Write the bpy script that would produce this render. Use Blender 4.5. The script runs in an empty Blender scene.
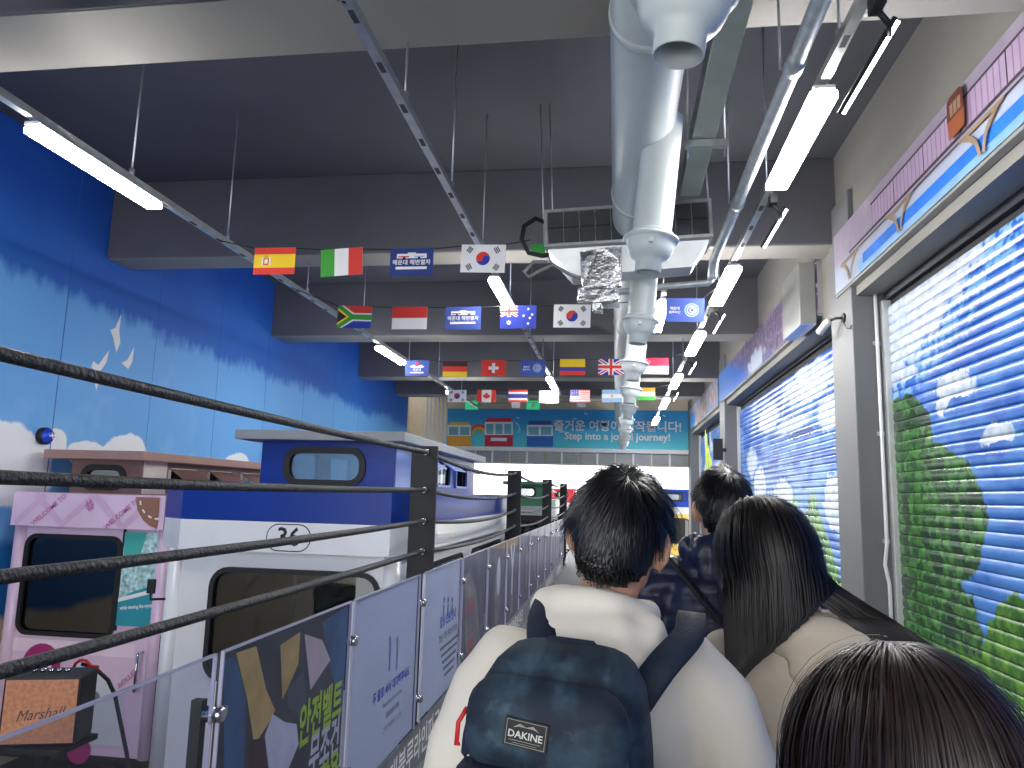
import bpy, bmesh, math, random
from mathutils import Vector, Matrix, noise as mnoise
random.seed(7)
SC = bpy.context.scene
COL = SC.collection
V = Vector
# ------------------------------------------------------------------ camera
F = 740.0; VPX, VPY = 616.0, 498.0; ROLL = 0.027; H = 1.68
_dx, _dy = VPX-512, VPY-384
_ux = _dx*math.cos(ROLL)+_dy*math.sin(ROLL); _uy = -_dx*math.sin(ROLL)+_dy*math.cos(ROLL)
PITCH = math.atan(_uy/F); YAW = math.atan(_ux/F*math.cos(PITCH))
FWD = V((-math.sin(YAW)*math.cos(PITCH), math.cos(YAW)*math.cos(PITCH), math.sin(PITCH)))
RT = V((math.cos(YAW), math.sin(YAW), 0)); UP = RT.cross(FWD)
CAM = V((0, 0, H))
def ray(x, y):
    a, b = x-512, y-384
    X = a*math.cos(ROLL)+b*math.sin(ROLL); Y = -a*math.sin(ROLL)+b*math.cos(ROLL)
    return FWD+RT*(X/F)-UP*(Y/F)
def on(x, y, ax, v):                     # point where the sight line of a pixel meets a real plane of the place
    d = ray(x, y); i = 'XYZ'.index(ax)
    return CAM+d*((v-CAM[i])/d[i])
cd = bpy.data.cameras.new('camera'); cam = bpy.data.objects.new('camera', cd); COL.objects.link(cam)
cd.sensor_width = 36.0; cd.lens = 36.0*F/1024.0; cd.clip_start = 0.02; cd.clip_end = 300
# the photograph's content is turned clockwise by ROLL, so the camera is turned the other way
cr = RT*math.cos(ROLL)+UP*math.sin(ROLL); cu = -RT*math.sin(ROLL)+UP*math.cos(ROLL)
m = Matrix((cr, cu, -FWD)).transposed().to_4x4(); m.translation = CAM
cam.matrix_world = m
SC.camera = cam
# ------------------------------------------------------------------ world + exposure
w = bpy.data.worlds.new('world'); SC.world = w; w.use_nodes = True
bg = w.node_tree.nodes['Background']; bg.inputs[0].default_value = (0.97, 0.985, 1.0, 1); bg.inputs[1].default_value = 2.9
SC.view_settings.view_transform = 'Standard'; SC.view_settings.look = 'None'
SC.view_settings.exposure = 0.22; SC.view_settings.gamma = 1.0; SC.view_settings.use_curve_mapping = False
LAMP = 66.0

# ------------------------------------------------------------------ materials
def lin(c):
    r = []
    for k in c[:3]:
        k /= 255.0
        r.append(k/12.92 if k <= 0.04045 else ((k+0.055)/1.055)**2.4)
    return (r[0], r[1], r[2], 1.0)
MATS = {}
def mat(name, c, rough=0.55, metal=0.0, var=0.06, vs=6.0, bump=0.0, bs=60.0, spec=0.5, coat=0.0):
    if name in MATS: return MATS[name]
    mt = bpy.data.materials.new(name); mt.use_nodes = True; nt = mt.node_tree
    b = nt.nodes['Principled BSDF']
    b.inputs['Roughness'].default_value = rough; b.inputs['Metallic'].default_value = metal
    b.inputs['Specular IOR Level'].default_value = spec; b.inputs['Coat Weight'].default_value = coat
    tc = nt.nodes.new('ShaderNodeTexCoord')
    n = nt.nodes.new('ShaderNodeTexNoise'); n.inputs['Scale'].default_value = vs; n.inputs['Detail'].default_value = 4
    nt.links.new(tc.outputs['Object'], n.inputs['Vector'])
    r = nt.nodes.new('ShaderNodeValToRGB'); L = lin(c)
    r.color_ramp.elements[0].position = 0.3; r.color_ramp.elements[1].position = 0.7
    r.color_ramp.elements[0].color = tuple(max(0, k*(1-var)) for k in L[:3])+(1,)
    r.color_ramp.elements[1].color = tuple(min(1, k*(1+var)) for k in L[:3])+(1,)
    nt.links.new(n.outputs['Fac'], r.inputs['Fac']); nt.links.new(r.outputs['Color'], b.inputs['Base Color'])
    if bump:
        n2 = nt.nodes.new('ShaderNodeTexNoise'); n2.inputs['Scale'].default_value = bs; n2.inputs['Detail'].default_value = 3
        nt.links.new(tc.outputs['Object'], n2.inputs['Vector'])
        bp = nt.nodes.new('ShaderNodeBump'); bp.inputs['Strength'].default_value = bump; bp.inputs['Distance'].default_value = 0.01
        nt.links.new(n2.outputs['Fac'], bp.inputs['Height']); nt.links.new(bp.outputs['Normal'], b.inputs['Normal'])
    MATS[name] = mt
    return mt
def emit(name, c, s):
    if name in MATS: return MATS[name]
    mt = bpy.data.materials.new(name); mt.use_nodes = True; b = mt.node_tree.nodes['Principled BSDF']
    b.inputs['Base Color'].default_value = lin(c); b.inputs['Emission Color'].default_value = lin(c); b.inputs['Emission Strength'].default_value = s
    MATS[name] = mt; return mt
def clear(name, tint, refl=0.12, rough=0.02, opac=0.0):
    if name in MATS: return MATS[name]
    mt = bpy.data.materials.new(name); mt.use_nodes = True; nt = mt.node_tree
    nt.nodes.remove(nt.nodes['Principled BSDF']); out = nt.nodes['Material Output']
    t = nt.nodes.new('ShaderNodeBsdfTransparent'); t.inputs[0].default_value = lin(tint)
    d = nt.nodes.new('ShaderNodeBsdfDiffuse'); d.inputs[0].default_value = lin((225, 228, 240))
    g = nt.nodes.new('ShaderNodeBsdfGlossy'); g.inputs['Roughness'].default_value = rough
    lw = nt.nodes.new('ShaderNodeLayerWeight'); lw.inputs['Blend'].default_value = 0.5
    pw = nt.nodes.new('ShaderNodeMath'); pw.operation = 'POWER'; pw.inputs[1].default_value = 4.0; nt.links.new(lw.outputs['Facing'], pw.inputs[0])
    a = nt.nodes.new('ShaderNodeMath'); a.operation = 'MULTIPLY_ADD'; a.inputs[1].default_value = 0.20; a.inputs[2].default_value = refl*0.35; nt.links.new(pw.outputs[0], a.inputs[0])
    m0 = nt.nodes.new('ShaderNodeMixShader'); m0.inputs[0].default_value = opac
    nt.links.new(t.outputs[0], m0.inputs[1]); nt.links.new(d.outputs[0], m0.inputs[2])
    m1 = nt.nodes.new('ShaderNodeMixShader'); nt.links.new(a.outputs[0], m1.inputs[0])
    nt.links.new(m0.outputs[0], m1.inputs[1]); nt.links.new(g.outputs[0], m1.inputs[2])
    nt.links.new(m1.outputs[0], out.inputs['Surface'])
    MATS[name] = mt; return mt
# expression helper for painted murals
class Ex:
    def __init__(s, nt, so): s.nt, s.so = nt, so
    def _m(s, op, o=None, o2=None):
        n = s.nt.nodes.new('ShaderNodeMath'); n.operation = op
        for i, q in enumerate((s, o, o2)):
            if q is None: continue
            if isinstance(q, Ex): s.nt.links.new(q.so, n.inputs[i])
            else: n.inputs[i].default_value = q
        return Ex(s.nt, n.outputs[0])
    def __add__(s, o): return s._m('ADD', o)
    def __sub__(s, o): return s._m('SUBTRACT', o)
    def __mul__(s, o): return s._m('MULTIPLY', o)
    def max(s, o): return s._m('MAXIMUM', o)
    def min(s, o): return s._m('MINIMUM', o)
    def abs(s): return s._m('ABSOLUTE')
    def sin(s): return s._m('SINE')
    def step(s, a, b):
        n = s.nt.nodes.new('ShaderNodeMapRange'); n.clamp = True
        s.nt.links.new(s.so, n.inputs[0]); n.inputs[1].default_value = a; n.inputs[2].default_value = b
        return Ex(s.nt, n.outputs[0])
def mural(name, fn, rough=0.5, spec=0.5, ax=1):
    mt = bpy.data.materials.new(name); mt.use_nodes = True; nt = mt.node_tree; b = nt.nodes['Principled BSDF']
    b.inputs['Roughness'].default_value = rough; b.inputs['Specular IOR Level'].default_value = spec
    g = nt.nodes.new('ShaderNodeNewGeometry'); sx = nt.nodes.new('ShaderNodeSeparateXYZ'); nt.links.new(g.outputs['Position'], sx.inputs[0])
    u = Ex(nt, sx.outputs[ax]); v = Ex(nt, sx.outputs[2])
    def noi(scale, detail=4, sv=1.0, su=1.0):
        c = nt.nodes.new('ShaderNodeCombineXYZ'); nt.links.new((u*su).so, c.inputs[0]); nt.links.new((v*sv).so, c.inputs[1])
        n = nt.nodes.new('ShaderNodeTexNoise'); n.inputs['Scale'].default_value = scale; n.inputs['Detail'].default_value = detail
        nt.links.new(c.outputs[0], n.inputs['Vector']); return Ex(nt, n.outputs['Fac'])
    def mix(a, c2, f):
        n = nt.nodes.new('ShaderNodeMix'); n.data_type = 'RGBA'
        for q, i in ((a, 6), (c2, 7)):
            if isinstance(q, tuple): n.inputs[i].default_value = lin(q)
            else: nt.links.new(q, n.inputs[i])
        nt.links.new(f.so, n.inputs[0]); return n.outputs[2]
    def blob(u0, v0, ru, rv, nz, amp):            # >0 inside a noisy ellipse
        a = (u-u0)*(1.0/ru); c = (v-v0)*(1.0/rv)
        d = (a*a+c*c)._m('SQRT')
        return (d*-1.0+1.0)+(nz-0.5)*amp
    col = fn(u, v, noi, mix, blob)
    nt.links.new(col, b.inputs['Base Color'])
    MATS[name] = mt; return mt

# ------------------------------------------------------------------ mesh helpers
BASE = {}
def obj(name, bm, m, parent=None, smooth=False, local=False, keepn=False):
    """links bm as ONE mesh object; geometry is given in world space unless local"""
    me = bpy.data.meshes.new(name)
    if isinstance(bm, bpy.types.Mesh): me = bm
    else:
        if not keepn: bmesh.ops.recalc_face_normals(bm, faces=bm.faces)
        bm.to_mesh(me); bm.free()
    for q in (m if isinstance(m, (list, tuple)) else [m]):
        if q.name not in [k.name for k in me.materials if k]: me.materials.append(q)
    if smooth:
        for p in me.polygons: p.use_smooth = True
    o = bpy.data.objects.new(name, me); COL.objects.link(o)
    if parent is not None:
        r = parent
        while r.parent is not None: r = r.parent
        if not local and r.name in BASE: me.transform(Matrix.Translation(-BASE[r.name]))
        o.parent = parent
    return o
def tag(o, label, cat, group=None, kind=None):
    if label: o['label'] = label
    if cat: o['category'] = cat
    if group: o['group'] = group
    if kind: o['kind'] = kind
    return o
def thing(name, label, cat, loc=(0, 0, 0), group=None, kind=None, rot=None):
    o = bpy.data.objects.new(name, None); COL.objects.link(o); o.location = loc; o.empty_display_size = 0.1
    if rot: o.rotation_euler = rot
    BASE[o.name] = V(loc)
    return tag(o, label, cat, group, kind)
def copy_tree(o, parent=None):
    c = o.copy(); COL.objects.link(c); c.parent = parent
    for ch in list(o.children): copy_tree(ch, c)
    return c
def NB(): return bmesh.new()
def box(bm, a, b, mi=0, bev=0.0):
    a, b = V(a), V(b)
    r = bmesh.ops.create_cube(bm, size=1.0)
    vs = r['verts']; s = b-a; c = (a+b)/2
    for v in vs: v.co = V((v.co.x*s.x, v.co.y*s.y, v.co.z*s.z))+c
    fs = set(f for v in vs for f in v.link_faces)
    for f in fs: f.material_index = mi
    if bev:
        es = list(set(e for v in vs for e in v.link_edges))
        bmesh.ops.bevel(bm, geom=es, offset=bev, segments=2, affect='EDGES', profile=0.6)
    return vs
def frame(d):
    d = d.normalized(); u = V((0, 0, 1)) if abs(d.z) < 0.9 else V((1, 0, 0))
    a = d.cross(u).normalized(); return a, d.cross(a).normalized()
def tube(bm, pts, rad, n=10, cap=True, mi=0, flat=1.0):
    pts = [V(p) for p in pts]; k = len(pts)
    rad = rad if isinstance(rad, (list, tuple)) else [rad]*k
    rings = []; a0 = None
    for i, p in enumerate(pts):
        d = (pts[min(i+1, k-1)]-pts[max(i-1, 0)])
        if d.length < 1e-9: d = V((0, 0, 1))
        d.normalize()
        if a0 is None: a, b = frame(d)
        else:
            a = (a0-d*a0.dot(d)).normalized(); b = d.cross(a).normalized()
        a0 = a
        rings.append([bm.verts.new(p+(a*math.cos(2*math.pi*j/n)+b*math.sin(2*math.pi*j/n)*flat)*rad[i]) for j in range(n)])
    for i in range(k-1):
        for j in range(n):
            f = bm.faces.new((rings[i][j], rings[i][(j+1) % n], rings[i+1][(j+1) % n], rings[i+1][j])); f.material_index = mi; f.smooth = True
    if cap:
        f = bm.faces.new(rings[0][::-1]); f.material_index = mi
        f = bm.faces.new(rings[-1]); f.material_index = mi
def lathe(bm, prof, c=(0, 0, 0), n=24, mi=0):
    c = V(c); rings = []
    for r, z in prof: rings.append([bm.verts.new(c+V((r*math.cos(2*math.pi*j/n), r*math.sin(2*math.pi*j/n), z))) for j in range(n)])
    for i in range(len(rings)-1):
        for j in range(n):
            f = bm.faces.new((rings[i][j], rings[i][(j+1) % n], rings[i+1][(j+1) % n], rings[i+1][j])); f.material_index = mi; f.smooth = True
def loft(bm, rings, n=20, mi=0):
    """rings: (cx,cy,z,rx,ry)"""
    R = []
    for cx, cy, z, rx, ry in rings: R.append([bm.verts.new((cx+rx*math.cos(2*math.pi*j/n), cy+ry*math.sin(2*math.pi*j/n), z)) for j in range(n)])
    for i in range(len(R)-1):
        for j in range(n): bm.faces.new((R[i][j], R[i][(j+1) % n], R[i+1][(j+1) % n], R[i+1][j]))
    bm.faces.new(R[0][::-1]); bm.faces.new(R[-1])
def ball(bm, c, r, M=None, seg=16):
    rr = bmesh.ops.create_uvsphere(bm, u_segments=seg, v_segments=seg//2+2, radius=1.0)
    r = V(r) if not isinstance(r, (int, float)) else V((r, r, r))
    for v in rr['verts']:
        q = V((v.co.x*r.x, v.co.y*r.y, v.co.z*r.z))
        if M is not None: q = M @ q
        v.co = q+V(c)
    for v in rr['verts']:
        for f in v.link_faces: f.smooth = True
    return rr['verts']
def rrect(w, h, r, n=5):
    p = []
    for cx, cy, a in ((w/2-r, h/2-r, 0), (-w/2+r, h/2-r, 90), (-w/2+r, -h/2+r, 180), (w/2-r, -h/2+r, 270)):
        for k in range(n+1):
            t = math.radians(a+90*k/n); p.append((cx+r*math.cos(t), cy+r*math.sin(t)))
    return p
def prism(bm, pts, d, mi=0):
    """pts: 3-D outline, extruded by vector d"""
    d = V(d); a = [bm.verts.new(V(p)) for p in pts]; b = [bm.verts.new(V(p)+d) for p in pts]; n = len(a)
    fs = [bm.faces.new(a), bm.faces.new(b[::-1])]
    for i in range(n): fs.append(bm.faces.new((a[i], a[(i+1) % n], b[(i+1) % n], b[i])))
    for f in fs: f.material_index = mi
def ringframe(bm, outer, inner, d, mi=0):
    """frame between two outlines with the same point count, extruded by d"""
    d = V(d); n = len(outer)
    A = [bm.verts.new(V(p)) for p in outer]; B = [bm.verts.new(V(p)) for p in inner]
    A2 = [bm.verts.new(V(p)+d) for p in outer]; B2 = [bm.verts.new(V(p)+d) for p in inner]
    for i in range(n):
        j = (i+1) % n
        for q in ((A[i], A[j], B[j], B[i]), (A2[j], A2[i], B2[i], B2[j]), (A[j], A[i], A2[i], A2[j]), (B[i], B[j], B2[j], B2[i])):
            f = bm.faces.new(q); f.material_index = mi
# ------------------------------------------------------------------ flat print helper
def text_tris(s, size, align='CENTER', bold=0.0, res=2, shear=0.0):
    cu = bpy.data.curves.new('t', 'FONT'); cu.body = s; cu.size = size; cu.align_x = align; cu.align_y = 'CENTER'
    cu.resolution_u = res; cu.offset = bold*size; cu.shear = shear
    o = bpy.data.objects.new('t', cu); COL.objects.link(o)
    dg = bpy.context.evaluated_depsgraph_get(); ev = o.evaluated_get(dg); me = ev.to_mesh()
    vs = [v.co.copy() for v in me.vertices]; ps = [tuple(p.vertices) for p in me.polygons]
    ev.to_mesh_clear(); bpy.data.objects.remove(o); bpy.data.curves.remove(cu)
    return vs, ps
class Print:
    """one mesh: a thin sheet with flat printed shapes on its face. ex/ey/n: the sheet's right, up and outward directions"""
    def __init__(s, O, ex, ey, n, thick=0.004, step=0.0006):
        s.bm = NB(); s.O, s.ex, s.ey, s.n = V(O), V(ex), V(ey), V(n); s.k = 0; s.mats = []; s.th = thick; s.st = step
    def mi(s, m):
        if m not in s.mats: s.mats.append(m)
        return s.mats.index(m)
    def pt(s, x, y, lift): return s.O+s.ex*x+s.ey*y+s.n*lift
    def sheet(s, w, h, m):
        i = s.mi(m); P = [(-w/2, -h/2), (w/2, -h/2), (w/2, h/2), (-w/2, h/2)]
        a = [s.bm.verts.new(s.pt(x, y, 0)) for x, y in P]; b = [s.bm.verts.new(s.pt(x, y, -s.th)) for x, y in P]
        for q in [a, b[::-1]]+[[a[(j+1) % 4], a[j], b[j], b[(j+1) % 4]] for j in range(4)]: s.bm.faces.new(q).material_index = i
        s.k = 1; return s
    def poly(s, pts, m, keep=False):
        i = s.mi(m); vs = [s.bm.verts.new(s.pt(x, y, s.k*s.st)) for x, y in pts]
        f = s.bm.faces.new(vs); f.material_index = i; f.normal_update()
        if f.normal.dot(s.n) < 0: f.normal_flip()
        if not keep: s.k += 1
        return s
    def rect(s, x0, y0, x1, y1, m, keep=False): return s.poly([(x0, y0), (x1, y0), (x1, y1), (x0, y1)], m, keep)
    def disc(s, x, y, r, m, n=20, a0=0, a1=360, ry=None, keep=False):
        ry = ry or r
        return s.poly([(x+r*math.cos(math.radians(a0+(a1-a0)*k/n)), y+ry*math.sin(math.radians(a0+(a1-a0)*k/n))) for k in range(n if a1-a0 == 360 else n+1)], m, keep)
    def ring(s, x, y, r, t, m, n=24, a0=0, a1=360):
        i = s.mi(m); z = s.k*s.st
        A = [(x+math.cos(math.radians(a0+(a1-a0)*k/n))*r, y+math.sin(math.radians(a0+(a1-a0)*k/n))*r) for k in range(n+1)]
        B = [(x+math.cos(math.radians(a0+(a1-a0)*k/n))*(r-t), y+math.sin(math.radians(a0+(a1-a0)*k/n))*(r-t)) for k in range(n+1)]
        for k in range(n):
            f = s.bm.faces.new([s.bm.verts.new(s.pt(*q, z)) for q in (A[k], A[k+1], B[k+1], B[k])]); f.material_index = i; f.normal_update()
            if f.normal.dot(s.n) < 0: f.normal_flip()
        s.k += 1; return s
    def line(s, x0, y0, x1, y1, t, m, keep=False):
        d = V((x1-x0, y1-y0)); d.normalize(); p = V((-d.y, d.x))*(t/2)
        return s.poly([(x0+p.x, y0+p.y), (x0-p.x, y0-p.y), (x1-p.x, y1-p.y), (x1+p.x, y1+p.y)], m, keep)
    def text(s, t, x, y, size, m, align='CENTER', bold=0.0, rot=0.0, sx=1.0, shear=0.0):
        vs, ps = text_tris(t, size, align, bold, 2, shear); i = s.mi(m); c, q = math.cos(rot), math.sin(rot)
        nv = [s.bm.verts.new(s.pt(x+v.x*sx*c-v.y*q, y+v.x*sx*q+v.y*c, s.k*s.st)) for v in vs]
        for p in ps:
            try: f = s.bm.faces.new([nv[j] for j in p])
            except ValueError: continue
            f.material_index = i; f.normal_update()
            if f.normal.dot(s.n) < 0: f.normal_flip()
        s.k += 1; return s
    def uv(s, P):                       # world point on the sheet -> sheet coordinates
        d = V(P)-s.O; return (d.dot(s.ex), d.dot(s.ey))
    def build(s, name, parent=None, local=False): return obj(name, s.bm, s.mats, parent, local=local, keepn=True)

# ------------------------------------------------------------------ palette
WHITE = mat('white_paint', (236, 236, 238), 0.5, var=0.03)
INKW = mat('ink_white', (240, 240, 242), 0.6, var=0.01)
INKK = mat('ink_black', (22, 22, 26), 0.6, var=0.02)
CEIL = mat('grey_ceiling_paint', (85, 86, 94), 0.7, var=0.08, vs=1.3, bump=0.15, bs=90)
BEAM = mat('grey_beam_paint', (98, 98, 104), 0.4, var=0.07, vs=1.7, bump=0.12, bs=80)
UPW = mat('beige_grey_plaster', (136, 133, 128), 0.75, var=0.06, vs=1.5, bump=0.15, bs=70)
COLM = mat('column_grey_paint', (116, 117, 119), 0.6, var=0.05, vs=2.0, bump=0.1, bs=60)
CONC = mat('concrete_floor', (96, 96, 98), 0.7, var=0.12, vs=2.5, bump=0.2, bs=40)
GALV = mat('galvanised_steel', (196, 200, 202), 0.35, 0.75, var=0.12, vs=14, bump=0.05, bs=40)
DUCTM = mat('white_duct_paint', (206, 212, 210), 0.38, var=0.05, vs=3.0, bump=0.06, bs=12)
BLACK = mat('black_rubber', (20, 21, 24), 0.55)
POSTM = mat('black_steel_post', (17, 18, 23), 0.55)
ROPEM = mat('dark_grey_rope', (36, 38, 45), 0.5, var=0.35, vs=55, bump=0.9, bs=70)
CHROME = mat('chrome', (205, 205, 210), 0.15, 1.0, var=0.02)
CREAMW = mat('cream_wall', (242, 226, 200), 0.7, var=0.04)
LED = emit('led_diffuser', (255, 253, 248), LAMP); LEDF = emit('led_flood_diffuser', (255, 253, 248), LAMP*0.35)
ACRYL = clear('clear_acrylic', (236, 238, 246), 0.06, 0.03, 0.015)
GLASS = clear('window_glass', (176, 184, 190), 0.2, 0.01, 0.0)
DKGLASS = clear('dark_window_glass', (70, 76, 82), 0.35, 0.01, 0.0)
CABGL = clear('reflective_cab_glass', (190, 196, 200), 0.8, 0.02, 0.0)
ACEDGE = mat('acrylic_edge', (190, 188, 214), 0.25, var=0.05)

# ================================================================== STRUCTURE
XL, XR, XC, XS = -4.98, 1.86, 1.82, 2.06
ZB, ZC = 3.88, 4.66
YB, YE = -4.0, 19.4
def struct(name, bm, m, label, cat, smooth=False): return tag(obj(name, bm, m, None, smooth), label, cat, kind='structure')
b = NB(); box(b, (-1.42, YB, -0.12), (2.5, 32, 0)); struct('floor', b, CONC, 'grey concrete queue platform under the people', 'floor')
b = NB(); box(b, (-5.3, YB, -0.8), (-1.44, 32, -0.62)); struct('floor_track', b, mat('track_bed', (70, 70, 72), 0.85, var=0.15, bump=0.3, bs=30), 'dark sunken track bed under the capsules', 'floor')
b = NB(); box(b, (-1.44, YB, -0.62), (-1.42, 32, 0)); struct('wall_platform', b, BEAM, 'low grey kerb wall below the railing', 'wall')
b = NB(); box(b, (-30, 32, -1.0), (30, 90, -0.62)); struct('ground', b, mat('pale_ground', (200, 200, 198), 0.8), 'pale ground outside the far opening', 'ground')
b = NB(); box(b, (XL-0.3, YB, ZC), (2.6, YE+0.2, ZC+0.2)); struct('ceiling', b, CEIL, 'dark grey painted ceiling slab', 'ceiling')
# left wall with painted sky
def sky_left(u, v, noi, mix, blob):
    n1 = noi(1.1, 5); n2 = noi(3.5, 5); n3 = noi(9.0, 3, 0.35, 1.3)
    edge = v+(n1-0.5)*0.5+(n3-0.5)*0.28+(u-5.0)*0.012
    deep = mix((46, 110, 208), (30, 86, 190), (v+(n1-0.5)*1.2).step(3.7, 4.4))
    c = mix((104, 172, 236), deep, edge.step(3.30, 3.46))
    c = mix(c, (140, 196, 244), ((n2*0.6+n1*0.4)+(v*-0.12)).step(0.22, 0.42)*edge.step(3.42, 3.25)*0.55)
    cl = blob(5.45, 1.80, 0.62, 0.36, n2, 0.7).max(blob(6.0, 2.02, 0.16, 0.14, n2, 0.6)).max(blob(7.0, 2.02, 0.38, 0.18, n2, 0.8)).max(blob(6.45, 1.95, 0.3, 0.14, n2, 0.8)).max(blob(9.3, 1.92, 0.36, 0.24, n2, 0.7)).max(blob(10.9, 1.7, 0.7, 0.2, n2, 0.8))
    c = mix(c, (238, 242, 248), cl.step(0.0, 0.08))
    c = mix(c, (40, 120, 190), (v+(n2-0.5)*0.15).step(1.25, 1.15))
    c = mix(c, (226, 214, 186), (v+(n1-0.5)*0.3).step(0.62, 0.55))
    return c
b = NB(); box(b, (XL-0.25, YB, -0.7), (XL, 17.2, ZC)); wl = struct('wall_left', b, mural('painted_sky_wall', sky_left, 0.55, 0.35), 'blue wall painted with sky, clouds and white birds', 'wall')
PANEL_SEAM = mat('wall_seam', (44, 104, 186), 0.6)
for y, w_ in ((5.95, .010), (7.3, .004), (8.6, .004), (9.9, .004), (11.2, .004), (12.5, .004), (13.8, .004)):
    b = NB(); box(b, (XL, y, -0.6), (XL+0.002, y+w_, ZC)); obj('panel_seam', b, PANEL_SEAM, wl)
for pts in ([(121, 314), (119, 331), (120, 343), (116, 353), (113, 338), (110, 330), (115, 328)],
            [(109, 350), (106, 363), (100, 371), (99, 380), (96, 391), (94, 380), (95, 371), (91, 367), (93, 361), (98, 365)],
            [(134, 347), (132, 362), (128, 369), (121, 363), (127, 360)]):
    p = Print(V((XL+0.003, 0, 0)), (0, 1, 0), (0, 0, 1), (1, 0, 0)); p.poly([p.uv(on(x, y, 'X', XL)) for x, y in pts], INKW); p.build('painted_bird', wl)
# far left return wall, pipes, end wall
b = NB(); box(b, (XL-0.9, 17.2, -0.7), (XL-0.6, YE, ZC)); box(b, (XL-0.9, 17.0, -0.7), (XL-0.25, 17.2, ZC)); struct('wall_return', b, CREAMW, 'cream plaster wall return past the blue wall', 'wall')
b = NB(); box(b, (XL-0.9, YE, 2.5), (2.3, YE+0.25, ZC)); box(b, (XL-0.9, YE, -0.7), (XL-0.2, YE+0.25, 2.5))
we = struct('wall_end', b, CREAMW, 'cream end wall above the bright far opening', 'wall')
b = NB(); box(b, (XL-0.2, YE-0.12, 2.83), (XC+0.15, YE, 2.93)); struct('trim_1', b, WHITE, 'white lintel under the far blue banner', 'trim')
tr = thing('window_1', 'row of grey transom panes under the far banner', 'window', (0, YE+0.1, 2.5), kind='structure')
PANE = mat('grey_pane', (150, 152, 156), 0.3)
for k in range(15):
    x = XL-0.1+k*0.46
    b = NB(); box(b, (x+0.02, YE-0.03, 2.53), (x+0.44, YE-0.01, 2.82)); obj('pane', b, PANE, tr)
    if k % 2 == 0: b = NB(); box(b, (x-0.03, YE-0.06, 2.5), (x+0.02, YE, 2.85)); obj('mullion', b, WHITE, tr)
for k, x in enumerate((426, 430, 434, 438, 442, 446)):
    P = on(x, 420, 'Y', 18.9); b = NB(); tube(b, [(P.x, 18.9, -0.62), (P.x, 18.9, ZC)], 0.03, 8)
    tag(obj('riser_pipe', b, WHITE, None), ('leftmost', 'second', 'third', 'fourth', 'fifth', 'rightmost')[k]+' white riser pipe from the left beside the far banner', 'pipe', 'riser pipes at the far left corner')
# beams
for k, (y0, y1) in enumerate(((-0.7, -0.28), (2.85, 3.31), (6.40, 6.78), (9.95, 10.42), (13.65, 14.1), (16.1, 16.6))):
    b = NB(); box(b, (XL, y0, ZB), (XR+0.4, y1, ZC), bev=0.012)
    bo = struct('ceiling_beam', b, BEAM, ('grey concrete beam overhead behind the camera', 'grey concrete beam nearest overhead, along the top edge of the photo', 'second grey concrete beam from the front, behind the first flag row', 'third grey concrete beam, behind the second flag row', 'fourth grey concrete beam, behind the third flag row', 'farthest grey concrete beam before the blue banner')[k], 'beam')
    b = NB(); box(b, (XL+0.01, y0+0.015, ZB-0.004), (XR-0.005, y1-0.015, ZB+0.001)); obj('underside', b, mat('bounce_lit_beam_soffit', (152, 148, 141), 0.6, var=0.06, vs=1.6), bo)  # light bounced up onto the beam undersides, painted in as a paler tone
# right wall
b = NB(); box(b, (XR, YB, 3.3), (2.5, YE, ZC)); box(b, (2.35, YB, 0), (2.5, YE, 3.3)); wr = struct('wall_right', b, UPW, 'beige grey upper wall above the painted boards on the right', 'wall')
for k, (y0, y1) in enumerate(((-1.05, -0.5), (5.95, 6.52), (12.9, 13.5), (18.8, YE))):
    b = NB(); box(b, (XC, y0, 0), (2.35, y1, ZB+0.3), bev=0.01)
    struct('column', b, COLM, ('grey wall column behind the camera', 'wide grey column between the two painted shutters', 'grey column past the far end of the second shutter', 'slim grey column beside the far opening')[k], 'column')
b = NB(); box(b, (XR-0.006, -0.5, 3.90), (XR, 5.95, 3.935)); struct('trim_2', b, WHITE, 'thin pale trim line above the tram mural board', 'trim')

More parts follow.
